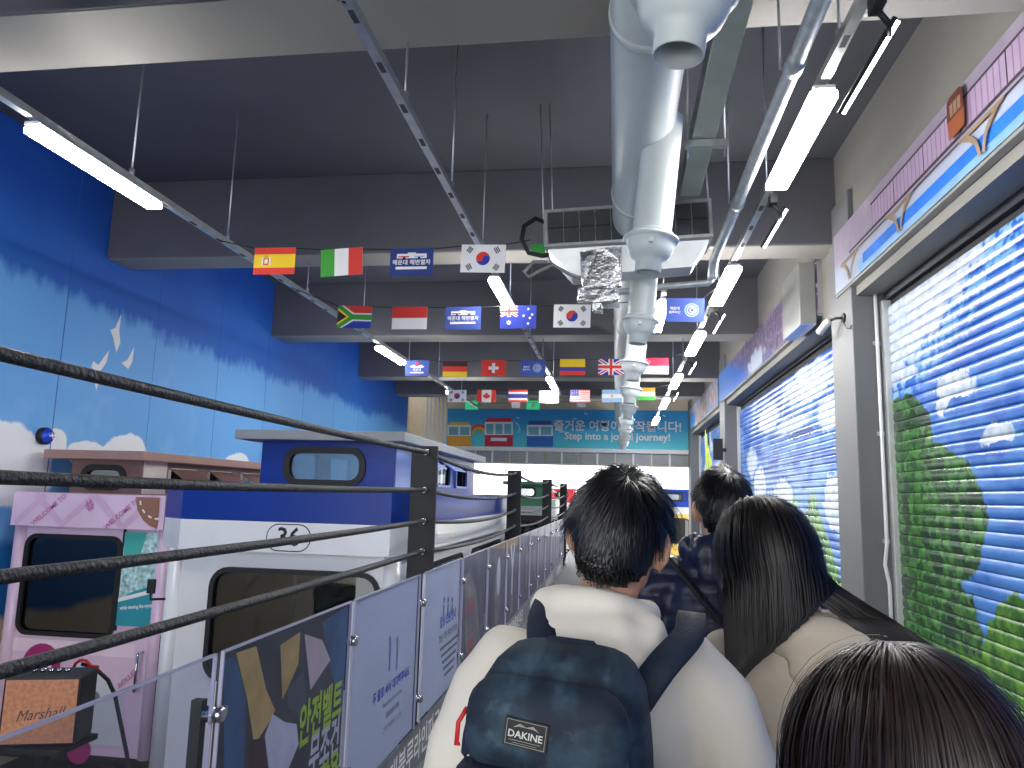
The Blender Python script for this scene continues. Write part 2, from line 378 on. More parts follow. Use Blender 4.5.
# painted roller shutters -------------------------------------------------
def sh1(u, v, noi, mix, blob):
    n1 = noi(2.2, 5); n2 = noi(5.0, 6); n3 = noi(12, 6); n4 = noi(3.2, 5, 1.6, 0.8)
    c = mix((78, 142, 222), (30, 98, 200), (n4*0.8+n2*0.4+(v-2.0)*0.16).step(0.50, 0.74))
    top = (v-3.02)*1.0+(u-4.5)*0.40+(n2-0.5)*0.55+(n3-0.5)*0.45             # big diagonal cloud along the top
    c = mix(c, (128, 182, 234), (top+0.20).step(0.0, 0.12)*n3.step(0.42, 0.52))
    wht = mix((222, 230, 240), (186, 204, 230), n3.step(0.42, 0.60))
    c = mix(c, wht, top.step(0.0, 0.12))
    c = mix(c, (14, 34, 84), (v+(n2-0.5)*0.10-(u*0.05)).step(3.02, 3.06)*u.step(5.2, 4.6))
    cl = blob(4.83, 2.40, 0.28, 0.12, n3, 1.3).max(blob(4.98, 2.32, 0.14, 0.10, n3, 1.3)).max(blob(4.35, 2.07, 0.19, 0.08, n3, 1.3)).max(blob(5.55, 2.62, 0.18, 0.06, n3, 1.3)).max(blob(3.6, 2.3, 0.4, 0.15, n3, 1.2))
    cl = cl-blob(4.80, 2.26, 0.22, 0.09, n3, 1.0).max(blob(4.33, 2.0, 0.15, 0.05, n3, 1.0)).step(0.0, 0.15)
    c = mix(c, wht, cl.step(0.0, 0.15))
    tree = blob(5.75, 2.05, 0.60, 0.44, n2, 0.3).max(blob(5.45, 1.62, 0.92, 0.52, n2, 0.25)).max(blob(5.6, 0.7, 1.0, 0.8, n2, 0.3))
    g = mix((34, 84, 40), (72, 130, 58), n3.step(0.40, 0.58)); g = mix(g, (24, 62, 36), n2.step(0.50, 0.60))
    c = mix(c, g, (tree+(n3-0.5)*0.12).step(0.0, 0.03))
    bush = blob(4.05, 0.55, 0.75, 0.74, n2, 0.4).max(blob(4.9, 0.2, 0.8, 0.65, n2, 0.4)).max(blob(3.0, 0.5, 0.8, 0.8, n2, 0.4))
    g2 = mix((62, 124, 36), (104, 160, 54), n3.step(0.42, 0.58)); g2 = mix(g2, (36, 88, 36), n2.step(0.52, 0.64))
    return mix(c, g2, (bush+(n3-0.5)*0.15).step(0.0, 0.03))
def sh2(u, v, noi, mix, blob):
    n1 = noi(1.2, 5); n2 = noi(3.0, 6); n3 = noi(8, 6); n4 = noi(2.2, 5, 2.2, 0.7)
    c = mix((92, 152, 226), (30, 96, 196), (n4*1.0+(v-2.0)*0.10).step(0.44, 0.62))
    nd = n2*0.6+n3*0.4
    dg = blob(8.4, 2.98, 1.3, 0.24, nd, 1.8).max(blob(10.4, 2.80, 0.8, 0.20, nd, 1.8)).max(blob(9.2, 2.60, 1.0, 0.10, nd, 1.8)).max(blob(7.6, 2.55, 0.45, 0.2, nd, 1.6)).max(blob(11.8, 2.3, 0.5, 0.25, nd, 1.6))
    wht = mix((218, 228, 240), (178, 200, 232), n3.step(0.42, 0.60))
    c = mix(c, wht, dg.step(0.0, 0.3))
    c = mix(c, (20, 66, 150), blob(8.7, 2.45, 0.7, 0.06, n2, 1.4).step(0.1, 0.3))
    cl = blob(9.7, 1.74, 0.55, 0.24, n3, 1.0).max(blob(11.2, 1.86, 0.5, 0.33, n3, 1.0)).max(blob(7.45, 1.70, 0.42, 0.28, n3, 1.0)).max(blob(10.4, 1.6, 0.8, 0.2, n3, 1.0))
    c = mix(c, wht, cl.step(0.0, 0.1))
    cone = ((u-9.1).abs()*-0.9+(v*-1.0+1.80)+(n3-0.5)*0.4).max((u-8.3).abs()*-0.9+(v*-1.0+1.86)+(n3-0.5)*0.4).max((v*-1.0+1.02)+(u-7.3)*-0.03+(n2-0.5)*0.5)
    g = mix((78, 142, 66), (124, 174, 92), n3.step(0.42, 0.58)); g = mix(g, (44, 104, 54), n2.step(0.5, 0.62))
    return mix(c, g, cone.step(0.0, 0.05))
def sh3(u, v, noi, mix, blob):
    n2 = noi(2.0, 5)
    return mix((60, 130, 220), (220, 232, 246), n2.step(0.52, 0.6))
SLAT_E = mat('shutter_guide', (206, 208, 206), 0.4, 0.2)
def shutter(name, label, y0, y1, z1, m):
    t = thing(name, label, 'shutter', (XS, (y0+y1)/2, 0), kind='structure')
    pitch = 0.0745; n = int((z1-0.06)/pitch); prof = [(0.007, 0.0), (0.001, 0.003), (-0.002, 0.014), (-0.0045, 0.034), (-0.004, 0.054), (-0.001, 0.068), (0.006, 0.0735)]
    b = NB(); L = (y1-y0)/2
    A = [[b.verts.new((x, s*L, z)) for x, z in prof] for s in (-1, 1)]
    for i in range(len(prof)-1): f = b.faces.new((A[0][i], A[1][i], A[1][i+1], A[0][i+1])); f.smooth = True
    o0 = obj('slat', b, m, t, local=True); o0.location = (0, 0, 0.06)
    for k in range(1, n):
        o = o0.copy(); COL.objects.link(o); o.parent = t; o.location = (0, 0, 0.06+k*pitch)
    b = NB(); box(b, (XS-0.03, y0, 0.0), (XS+0.02, y1, 0.06)); obj('bottom_bar', b, GALV, t)
    for s, yy in ((1, y1), (-1, y0)):
        b = NB(); box(b, (XS-0.04, yy-0.035, 0), (XS+0.03, yy+0.035, z1), bev=0.004); obj('guide_rail', b, SLAT_E, t)
    b = NB(); box(b, (XS+0.02, y0, 0), (XS+0.03, y1, z1+0.1)); obj('backing', b, mat('shutter_gap', (40, 42, 46), 0.8), t)
    b = NB(); box(b, (XS-0.02, y0, z1), (XS+0.3, y1, z1+0.14)); obj('curtain_box', b, mat('dark_gap', (34, 38, 50), 0.7), t)
    return t
shutter('door_1', 'roller shutter painted with tree, bushes and clouds, nearest on the right', -0.45, 5.90, 3.24, mural('painted_shutter_trees', sh1, 0.24, 0.6))
shutter('door_2', 'roller shutter painted with clouds and pointed green trees past the grey column', 6.56, 12.86, 3.26, mural('painted_shutter_clouds', sh2, 0.24, 0.6))
shutter('door_3', 'farthest blue and white painted roller shutter', 13.55, 18.75, 3.26, mural('painted_shutter_far', sh3, 0.30, 0.6))

# sign boards above the shutters -------------------------------------------
def brd1(u, v, noi, mix, blob):
    n = noi(3.0, 4)
    c = mix((168, 156, 174), (152, 140, 162), n.step(0.35, 0.65))
    return mix(c, (176, 186, 206), (v*-1+3.66).step(0.0, 0.1))
def brd2(u, v, noi, mix, blob):
    n1 = noi(1.6, 5); n2 = noi(6.0, 5); n3 = noi(14, 3, 0.4, 1.6)
    c = mix((110, 92, 128), (60, 52, 92), n2.step(0.4, 0.62))
    c = mix(c, (206, 190, 206), (n3-0.5).abs().step(0.03, 0.0)*0.8)
    c = mix(c, (38, 96, 190), ((u-10.0)*0.35+(v*-1+3.62)*2.2+(n1-0.5)*1.4).step(0.0, 0.5))
    c = mix(c, (206, 216, 236), blob(9.9, 3.5, 0.7, 0.2, n2, 1.2).step(0.1, 0.4))
    return mix(c, (90, 140, 216), (u-11.6).step(0, 1.2))
def brd3(u, v, noi, mix, blob):
    n2 = noi(4.0, 5); c = mix((190, 170, 160), (120, 100, 120), n2.step(0.4, 0.6)); return mix(c, (70, 140, 210), noi(2.1).step(0.5, 0.56))
SOFF = mat('pale_soffit', (158, 158, 154), 0.4, 0.2, var=0.06)
def board(label, y0, y1, m):
    t = thing('sign_board', label, 'sign', (XC, (y0+y1)/2, 3.40), group='painted boards above the shutters')
    b = NB(); box(b, (XC-0.015, y0, 3.40), (XC, y1, 3.90)); f = obj('painted_face', b, m, t)
    b = NB(); box(b, (XC-0.012, y0, 3.375), (2.35, y1, 3.395)); obj('soffit', b, SOFF, t)
    for yy in (y0, y1-0.012): b = NB(); box(b, (XC, yy, 3.40), (XR, yy+0.012, 3.9)); obj('end_cap', b, SOFF, t)
    return t, f
t1, f1 = board('long board with tram bridge mural above the nearest shutter', -0.5, 6.30, mural('tram_bridge_board', brd1, 0.4))
t2, f2 = board('board with dark branches and blue sky above the second shutter', 6.9, 13.42, mural('branches_board', brd2, 0.4))
t3, f3 = board('farthest small colourful board above the third shutter', 13.6, 18.7, mural('far_board', brd3, 0.4))
p = Print((XC-0.0156, 3.0, 3.65), (0, -1, 0), (0, 0, 1), (-1, 0, 0)); PX = lambda pts: [p.uv(on(x, y, 'X', XC-0.0156)) for x, y in pts]
SEA = mat('print_sea_blue', (34, 120, 226), 0.5, var=0.25, vs=2.0); SEA2 = mat('print_sea_pale', (130, 176, 226), 0.5, var=0.1)
PINKF = mat('print_fence_violet', (150, 118, 160), 0.5); DKL = mat('print_dark_line', (72, 58, 66), 0.5); BRN = mat('print_tram_brown', (150, 84, 52), 0.5); TAN = mat('print_pier_tan', (150, 128, 104), 0.5); DRED = mat('print_tram_dark', (96, 44, 40), 0.5)
def zl(z0, y0, z1, y1, m): p.poly([p.uv((0, y0, z0)), p.uv((0, y0, z1)), p.uv((0, y1, z1)), p.uv((0, y1, z0))], m)
zl(3.403, -0.4, 3.50, 5.7, SEA2); zl(3.45, -0.4, 3.525, 5.6, SEA)
zl(3.64, -0.4, 3.815, 5.35, mat('print_fence_fill', (176, 156, 184), 0.5))
for k in range(96):
    y = -0.35+k*0.06
    p.poly([p.uv((0, y, 3.63)), p.uv((0, y+0.012, 3.63)), p.uv((0, y+0.012, 3.82)), p.uv((0, y, 3.82))], PINKF if k % 8 else DKL, keep=True)
p.k += 1
zl(3.81, -0.4, 3.825, 5.38, DKL); zl(3.625, -0.4, 3.645, 5.9, DKL); zl(3.595, -0.4, 3.608, 6.1, DKL)
for y in (5.9, 4.85, 3.75, 2.6, 1.4):
    p.poly([p.uv((0, y+a, z)) for a, z in ((-0.24, 3.60), (0.24, 3.60), (0.22, 3.578), (-0.22, 3.578))], TAN)
    for s_ in (-1, 1):
        for (a0, z0), (a1, z1) in zip(((0.17, 3.582), (0.10, 3.55), (0.045, 3.50)), ((0.10, 3.55), (0.045, 3.50), (0.015, 3.42))): p.line(*p.uv((0, y+s_*a0, z0)), *p.uv((0, y+s_*a1, z1)), 0.030, TAN)
ty = 3.97
p.poly([p.uv((0, ty+a, z)) for a, z in ((-0.09, 3.645), (0.09, 3.645), (0.10, 3.75), (-0.10, 3.75))], BRN)
p.poly([p.uv((0, ty+a, z)) for a, z in ((-0.10, 3.745), (0.10, 3.745), (0.09, 3.86), (0.06, 3.875), (-0.06, 3.875), (-0.09, 3.86))], DRED)
for a in (-0.065, -0.02, 0.025): p.poly([p.uv((0, ty+q, z)) for q, z in ((a, 3.76), (a+0.035, 3.76), (a+0.035, 3.83), (a, 3.83))], TAN, keep=True)
p.build('painted_bridge', f1)
# box on the column head, small security camera, white cable
b = NB(); box(b, (1.66, 6.9, 3.30), (XC-0.02, 7.62, ZB), bev=0.004)
o = tag(obj('junction_box', b, mat('galvanised_box', (150, 150, 148), 0.4, 0.4, var=0.08)), 'grey metal box above the second shutter beside the column', 'box')
PRB = mural('box_print', lambda u, v, noi, mix, blob: mix((110, 160, 220), (232, 196, 160), noi(8).step(0.45, 0.55)), 0.4, ax=0)
b = NB(); box(b, (1.662, 6.905, 3.292), (1.80, 7.6, 3.30)); obj('printed_underside', b, PRB, o)
t = thing('security_camera', 'small white bullet camera on the grey column', 'camera', (XC, 6.2, 3.15))
b = NB(); tube(b, [(XC, 6.15, 3.17), (XC-0.05, 6.2, 3.18), (XC-0.1, 6.28, 3.17)], 0.012, 8); tube(b, [(XC, 6.15, 3.17), (XC-0.015, 6.15, 3.17)], 0.04, 12); obj('bracket', b, BLACK, t)
b = NB(); tube(b, [(XC-0.085, 6.24, 3.175), (XC-0.10, 6.28, 3.16), (XC-0.135, 6.38, 3.10)], [0.022, 0.032, 0.032], 14); obj('housing', b, WHITE, t)
b = NB(); tube(b, [(XC-0.1348, 6.379, 3.101), (XC-0.137, 6.386, 3.097)], 0.026, 14); obj('lens', b, BLACK, t)
b = NB(); tube(b, [(XC-0.02, 6.13, 3.16), (XC-0.015, 6.05, 3.06), (XC-0.012, 5.97, 3.04), (XC-0.012, 5.94, 3.06)], 0.004, 6); obj('cable', b, BLACK, t)
t = thing('cable_conduit', 'white cable tube clipped down the near side of the grey column', 'conduit', (2.0, 5.92, 0))
b = NB(); tube(b, [(1.985, 5.915, 3.35), (1.985, 5.915, 1.4), (1.965, 5.915, 1.25), (1.99, 5.915, 1.1), (1.985, 5.915, 0.05)], 0.014, 8); obj('tube', b, WHITE, t)
for z in (0.6, 1.4, 2.2, 2.9): b = NB(); box(b, (1.96, 5.925, z), (2.01, 5.95, z+0.03)); obj('clip', b, GALV, t)
# third bay: yellow-green banner and black monitor
p = Print((1.72, 14.0, 2.5), (0, -1, 0), (0, 0, 1), (-1, 0, 0)); YG = mat('yellow_green_print', (188, 208, 48), 0.5, var=0.15)
P4 = [(705, 428), (713, 470), (714, 500), (706, 500)]
p.poly([p.uv(on(x, y, 'X', 1.72)) for x, y in P4], YG)
for k in range(5): p.disc(*p.uv(on(707.5+k*0.6, 445+k*10, 'X', 1.72)), 0.07, mat('print_green', (70, 140, 70), 0.5), keep=True)
t = thing('feather_banner', 'yellow green banner on a pole past the second shutter', 'banner', (1.72, 14.3, 0)); p.build('banner_cloth', t)
b = NB(); tube(b, [(1.735, 14.48, 0), (1.735, 14.48, 3.05)], 0.012, 8); tube(b, [(1.735, 14.48, 0), (1.735, 14.48, 0.03)], 0.07, 14); obj('banner_pole', b, POSTM, t)
t = thing('wall_monitor', 'small black monitor on the far right column', 'monitor', (XC, 12.96, 2.5))
b = NB(); box(b, (1.62, 12.86, 2.36), (1.78, 12.9, 2.72), bev=0.005); obj('screen', b, BLACK, t)
b = NB(); box(b, (1.70, 12.88, 2.5), (1.84, 12.94, 2.56)); obj('wall_arm', b, BLACK, t)

# ================================================================== CEILING SERVICES
# light rails (slotted steel channel on hanging rods)
def light_rail(label, x, y0, y1, z, rods):
    t = thing('light_rail', label, 'rail', (x, y0, z), group='steel light rails under the ceiling')
    b = NB(); box(b, (x-0.022, y0, z), (x+0.022, y1, z+0.042)); obj('channel', b, GALV, t)
    b = NB(); n = int((y1-y0)/0.35)
    for k in range(n): box(b, (x-0.012, y0+0.1+k*0.35, z-0.0015), (x+0.012, y0+0.18+k*0.35, z+0.001))
    o = obj('slots', b, mat('slot_dark', (60, 62, 66), 0.6), t); o['kind'] = 'stuff'
    for y in rods:
        top = ZC
        for (a, c) in ((2.85, 3.31), (6.40, 6.78), (9.95, 10.42), (13.65, 14.1), (16.1, 16.6)):
            if a <= y <= c: top = ZB
        b = NB(); tube(b, [(x, y, z+0.02), (x, y, top)], 0.006, 6); tube(b, [(x, y, z+0.04), (x, y, z+0.09)], 0.016, 6); obj('hanging_rod', b, GALV, t)
    return t
ZR = 3.52
light_rail('long steel light rail on the left over the capsules', -2.97, 0.3, 15.6, ZR, (1.5, 3.95, 5.1, 6.6, 8.2, 10.2, 12.0, 13.9))
light_rail('middle steel light rail running over the flags', -1.03, 0.3, 13.6, ZR, (1.6, 3.25, 4.3, 5.4, 6.9, 8.6, 10.2, 12.0))
light_rail('right steel light rail carrying white battens', 0.90, 0.3, 18.4, ZR, (1.5, 2.95, 4.45, 6.6, 8.4, 10.2, 12.0))
def batten(label, x, y0, L, z, w=0.10, tilt=0.0):
    t = thing('led_batten', label, 'light', (x, y0, z-0.0145), group='white LED battens on the rails')
    t.rotation_euler = (0, tilt, 0)
    b = NB(); box(b, (-w*0.38, 0.0, -0.018), (w*0.38, L, 0.0), bev=0.004); obj('housing', b, WHITE, t, local=True)
    b = NB(); box(b, (-w/2, 0.012, -0.058), (w/2, L-0.012, -0.018), bev=0.012); obj('diffuser', b, LED, t, local=True)
    for yy in (0.12, L-0.12): b = NB(); box(b, (-0.02, yy-0.02, 0), (0.02, yy+0.02, 0.012)); obj('mounting_clip', b, GALV, t, local=True)
    return t
def flood(label, x, y0, L, z, tilt):
    t = thing('flood_bar', label, 'light', (x, y0, z), group='tilted LED flood bars on the right rail')
    b = NB(); box(b, (-0.02, -0.05, -0.06), (0.02, 0.03, 0.0)); tube(b, [(0, 0, -0.05), (0.05, 0.02, -0.10), (0.06, 0.06, -0.12)], 0.012, 6); obj('bracket', b, BLACK, t, local=True)
    M = Matrix.Translation((0.07, 0.05, -0.10)) @ Matrix.Rotation(tilt, 4, 'Y')
    b = NB(); box(b, (-0.05, 0, 0.002), (0.05, L, 0.022), bev=0.004); bmesh.ops.transform(b, matrix=M, verts=b.verts); obj('housing', b, POSTM, t, local=True)
    b = NB(); box(b, (-0.046, 0.01, -0.012), (0.046, L-0.01, 0.002)); bmesh.ops.transform(b, matrix=M, verts=b.verts); obj('diffuser', b, LEDF, t, local=True)
    return t
for lab, y, L in (('bright LED batten at the upper left above the blue wall', 3.16, 1.06), ('LED batten on the left rail behind the South African flag', 8.80, 1.12), ('farthest LED batten on the left rail', 12.75, 1.3)): batten(lab, -2.97, y, L, ZR)
for lab, y, L in (('LED batten on the middle rail below the near Korean flag', 5.93, 1.15), ('small far LED batten on the middle rail beside the blue logo flag', 11.2, 1.3)): batten(lab, -1.03, y, L, ZR, 0.095)
for lab, y, L in (('largest LED batten on the right rail, near the top of the photo', 3.18, 1.03), ('second LED batten on the right rail, beside the metal air unit', 5.72, 1.1), ('third LED batten on the right rail, below the blue logo flag', 8.05, 1.2), ('fourth LED batten on the right rail', 10.85, 1.3), ('fifth LED batten on the right rail', 13.5, 1.4), ('farthest LED batten on the right rail', 16.7, 1.4)): batten(lab, 0.90, y, L, ZR, 0.12)
batten('LED batten beside the white duct, behind the metal air unit', 0.42, 6.72, 1.2, ZR, 0.10)
for lab, y, L in (('tilted flood bar on a black bracket at the top right', 2.62, 0.55), ('tilted flood bar below the largest right batten', 4.45, 0.5), ('tilted flood bar past the second right batten', 7.1, 0.5), ('far tilted flood bar past the third right batten', 9.7, 0.5), ('farthest tilted flood bar on the right rail', 12.5, 0.5)): flood(lab, 0.93, y, L, ZR, -1.05)
# hanger for the batten beside the duct
t = thing('light_hanger', 'short steel hanger bar for the batten beside the duct', 'rail', (0.42, 6.6, ZR))
b = NB(); box(b, (0.40, 6.6, ZR), (0.44, 8.05, ZR+0.04)); obj('channel', b, GALV, t)
for y in (6.7, 7.95): b = NB(); tube(b, [(0.42, y, ZR+0.02), (0.42, y, ZC if y > 7 else ZB)], 0.006, 6); obj('hanging_rod', b, GALV, t)
# ventilation duct with nozzles
DX, DZ = 0.13, 3.62
t = thing('ventilation_duct', 'long white round air duct with a row of drop nozzles', 'duct', (DX, 1.0, DZ))
b = NB(); tube(b, [(DX, y, DZ) for y in (-1.0, 4, 8, 12, 18.6)], 0.165, 28); obj('main_duct', b, DUCTM, t, smooth=True)
NX = 0.17
bb = NB(); lathe(bb, [(0.101, 0.66), (0.100, 0.30), (0.100, 0.02), (0.102, 0.0)], n=24)
b2 = NB(); lathe(b2, [(0.100, 0.02), (0.125, 0.012), (0.142, 0.0), (0.143, -0.008), (0.128, -0.014), (0.122, -0.02), (0.118, -0.055), (0.105, -0.085), (0.088, -0.105), (0.068, -0.12), (0.066, -0.178), (0.062, -0.18), (0.060, -0.12), (0.058, -0.06), (0.0, -0.05)], n=24)
b3 = NB(); lathe(b3, [(0.104, 0.035), (0.110, 0.03), (0.110, 0.02), (0.104, 0.015)], n=24); box(b3, (-0.012, -0.135, -0.06), (0.012, -0.115, -0.035), bev=0.004)
first = None
for k, y in enumerate((1.80, 3.68, 5.45, 7.2, 8.95, 10.7, 12.45, 14.2, 15.95, 17.6)):
    if first is None:
        pip = obj('branch_pipe', bb, DUCTM, t, smooth=True, local=True); noz = obj('nozzle', b2, DUCTM, pip, smooth=True, local=True); rg = obj('clamp_ring', b3, DUCTM, pip, local=True)
        first = pip
    else: pip = copy_tree(first, t)
    pip.location = (NX-DX, y-1.0, 2.99-DZ)
    if k == 0: pip.rotation_euler = (0.0, 0.10, 0.0)
for k, y in enumerate((2.75, 4.55, 8.1, 11.6)):
    b = NB(); tube(b, [(DX, y, DZ), (DX, y+0.04, DZ)], 0.172, 28); obj('joint_collar', b, DUCTM, t, smooth=True)
b = NB(); tube(b, [(-0.03, 5.25, 3.55), (-0.05, 5.25, 3.3), (-0.05, 5.3, 3.05)], 0.07, 14); obj('side_stub', b, DUCTM, t, smooth=True)
for y in (2.2, 5.9, 9.2): b = NB(); tube(b, [(DX, y, DZ+0.15), (DX, y, ZC)], 0.006, 6); obj('hanging_rod', b, GALV, t)
# rectangular tray and round conduit to its right
t = thing('cable_tray', 'flat galvanised cable duct right of the white air duct', 'tray', (0.47, 1.0, 3.66))
b = NB(); box(b, (0.405, 0.0, 3.66), (0.535, 4.75, 3.78), bev=0.006); obj('tray_body', b, mat('galvanised_tray', (186, 192, 184), 0.4, 0.5, var=0.1, vs=5), t)
for y in (1.7, 3.95):
    b = NB(); box(b, (0.37, y, 3.615), (0.60, y+0.04, 3.655)); obj('trapeze_bar', b, GALV, t)
    for x in (0.385, 0.585): b = NB(); tube(b, [(x, y+0.02, 3.56), (x, y+0.02, ZC)], 0.006, 6); obj('hanging_rod', b, GALV, t)
t = thing('steel_pipe', 'long galvanised steel pipe between air duct and right battens', 'pipe', (0.74, 0, 3.50))
PG = mat('galvanised_pipe', (208, 211, 212), 0.4, 0.45, var=0.16, vs=18)
b = NB(); tube(b, [(0.74, 0.0, 3.52), (0.74, 2.5, 3.52), (0.74, 5.50, 3.52), (0.735, 5.66, 3.50), (0.73, 5.72, 3.42), (0.73, 5.72, 3.38)], 0.036, 14); obj('pipe_run', b, PG, t, smooth=True)
for y in (1.9, 3.0, 4.5):
    b = NB(); tube(b, [(0.74, y, 3.52), (0.74, y+0.08, 3.52)], 0.044, 14); obj('coupling', b, GALV, t, smooth=True)
    b = NB(); tube(b, [(0.70, y+0.12, 3.55), (0.70, y+0.12, ZC if not 2.85 <= y+0.12 <= 3.31 else ZB)], 0.006, 6); obj('hanging_rod', b, GALV, t)
b = NB(); tube(b, [(0.73, 5.72, 3.38), (0.70, 5.72, 3.35), (0.4, 5.72, 3.33), (-0.3, 5.72, 3.25)], 0.026, 12); obj('branch_run', b, PG, t, smooth=True)
# suspended air unit
t = thing('air_unit', 'suspended metal air unit with dark filter panels behind the duct', 'air unit', (0.07, 5.0, 3.44)); t.rotation_euler = (0, -0.045, 0)
FM = mat('filter_dark', (66, 70, 70), 0.7, var=0.1, vs=30)
b = NB(); box(b, (-0.575, 0.012, 0.0), (0.575, 0.36, 0.27)); obj('casing', b, GALV, t, local=True)
for z0, z1 in ((0.0, 0.022), (0.252, 0.275)): b = NB(); box(b, (-0.58, -0.012, z0), (0.58, 0.012, z1)); obj('frame_bar', b, GALV, t, local=True)
for x0 in (-0.58, 0.556): b = NB(); box(b, (x0, -0.012, 0.022), (x0+0.024, 0.012, 0.252)); obj('frame_bar', b, GALV, t, local=True)
for i in range(10):
    for j in range(2):
        x = -0.553+i*0.1108; b = NB(); box(b, (x+0.003, -0.004, 0.026+j*0.114), (x+0.1078, 0.011, 0.136+j*0.114), bev=0.003); obj('filter_panel', b, FM, t, local=True)
b = NB(); prism(b, [(-0.56, 0.05, 0), (0.56, 0.05, 0), (0.44, 0.10, -0.17), (-0.40, 0.10, -0.19)], (0, 0.22, 0)); obj('hopper', b, mat('bright_galvanised', (196, 199, 200), 0.35, 0.55, var=0.1), t, local=True)
b = NB(); FOIL = mat('foil_tape', (200, 202, 204), 0.25, 0.9, var=0.25, vs=20, bump=0.9, bs=30)
box(b, (-0.33, 0.02, -0.30), (-0.05, 0.06, -0.02), bev=0.01); box(b, (-0.36, 0.02, -0.40), (-0.08, 0.12, -0.28), bev=0.02); box(b, (-0.26, 0.05, -0.47), (-0.19, 0.1, -0.38), bev=0.008)
bmesh.ops.subdivide_edges(b, edges=b.edges, cuts=2)
for v in b.verts: v.co += mnoise.noise_vector(v.co*14)*0.02
obj('foil_sleeve', b, FOIL, t, local=True)
b = NB(); box(b, (-0.40, 0.09, -0.02), (-0.28, 0.11, -0.0)); obj('hopper_tab', b, GALV, t, local=True)
for x in (-0.6, -0.53, 0.59): b = NB(); tube(b, [(x, 0.2, 0.05), (x, 0.2, ZC-3.44-0.02)], 0.006, 6); obj('hanging_rod', b, GALV, t, local=True)
b = NB(); tube(b, [(-0.57, 0.05, 0.2), (-0.64, 0.0, 0.22), (-0.72, -0.02, 0.16), (-0.74, -0.02, 0.06), (-0.69, -0.02, -0.04), (-0.60, 0.0, -0.06), (-0.56, 0.02, -0.05)], 0.017, 8); obj('black_cable', b, BLACK, t, smooth=True, local=True)
b = NB(); tube(b, [(-0.56, 0.02, -0.10), (-0.66, 0.0, -0.10), (-0.73, -0.01, -0.17), (-0.70, 0.0, -0.21), (-0.6, 0.0, -0.16), (-0.52, 0.0, -0.13), (-0.42, 0.0, -0.20), (-0.33, 0.0, -0.24)], 0.013, 8); obj('grey_cable', b, mat('grey_cable', (120, 124, 124), 0.5), t, smooth=True, local=True)
b = NB(); box(b, (-0.68, 0.03, -0.03), (-0.58, 0.05, 0.04)); obj('green_terminal', b, mat('green_tag', (52, 150, 60), 0.5), t, local=True)
# exit signs
for k, x in enumerate((471.5, 533)):
    P = on(x, 405, 'Y', 17.5); t = thing('exit_sign', ('green exit sign left of the Canadian flag', 'green exit sign between Thai and white flags')[k], 'sign', P, group='green exit signs')
    b = NB(); box(b, P+V((-0.17, 0.01, -0.12)), P+V((0.17, 0.06, 0.12)), bev=0.01); obj('case', b, mat('exit_case', (40, 140, 90), 0.5), t)
    p = Print(P+V((0, 0.008, 0)), (1, 0, 0), (0, 0, 1), (0, -1, 0)); p.sheet(0.32, 0.22, emit('exit_green', (40, 170, 110), 0.8))
    p.disc(0.02, 0.065, 0.025, INKW, 10); p.line(0.01, 0.04, -0.02, -0.03, 0.035, INKW); p.line(-0.02, -0.02, 0.05, -0.06, 0.022, INKW); p.line(-0.02, -0.02, -0.06, -0.09, 0.022, INKW); p.line(0.0, 0.03, 0.07, 0.0, 0.018, INKW); p.line(0.0, 0.03, -0.06, 0.0, 0.018, INKW)
    p.build('pictogram', t)
    b = NB(); tube(b, [P+V((0, 0.03, 0.11)), V((P.x, P.y+0.03, ZC))], 0.008, 6); obj('hanging_rod', b, GALV, t)
# alarm lamp on the blue wall
P = on(42, 436, 'X', XL); t = thing('alarm_lamp', 'round blue alarm lamp on the painted sky wall', 'lamp', P)
b = NB(); tube(b, [P, P+V((0.05, 0, 0))], 0.075, 20); obj('lamp_base', b, POSTM, t, smooth=True)
b = NB(); ball(b, P+V((0.05, 0, 0)), (0.05, 0.065, 0.065)); obj('blue_dome', b, mat('blue_dome', (30, 70, 200), 0.15), t, smooth=True)
p = Print(P+V((0.101, 0, 0.0)), (0, 1, 0), (0, 0, 1), (1, 0, 0)); p.line(-0.03, 0.0, 0.03, 0.01, 0.012, INKW); p.line(-0.01, 0.03, 0.015, -0.03, 0.01, INKW); p.build('lamp_mark', t)

# ------------------------------------------------------------------ flags
C_ = lambda n, c: mat('cloth_'+n, c, 0.75, var=0.03)
RED, GRN, BLU, YEL, NAVY = C_('red', (222, 58, 48)), C_('green', (62, 160, 56)), C_('blue', (38, 58, 168)), C_('yellow', (246, 206, 40)), C_('navy', (36, 58, 128))
ORG, LBL, PBL, GLD, CRM = C_('orange', (240, 150, 60)), C_('light_blue', (150, 190, 228)), C_('logo_blue', (70, 92, 178)), C_('gold', (222, 178, 40)), C_('white', (238, 236, 238))
DGR, CRIM, THB, DBR = C_('dark_green', (34, 120, 60)), C_('crimson', (222, 50, 84)), C_('thai_blue', (64, 62, 150)), C_('dark_brown', (70, 40, 44))
FW, FH = 0.32, 0.205
def stripes_h(p, cs, w=FW, h=FH):
    y = h/2
    for c, f in cs: p.rect(-w/2, y-h*f, w/2, y, c, True); y -= h*f
    p.k += 1
def stripes_v(p, cs, w=FW, h=FH):
    x = -w/2
    for c, f in cs: p.rect(x, -h/2, x+w*f, h/2, c, True); x += w*f
    p.k += 1
def star(p, x, y, r, m, n=5, r2=0.45): p.poly([(x+(r if k % 2 == 0 else r*r2)*math.sin(math.pi*k/n), y+(r if k % 2 == 0 else r*r2)*math.cos(math.pi*k/n)) for k in range(2*n)], m, True)
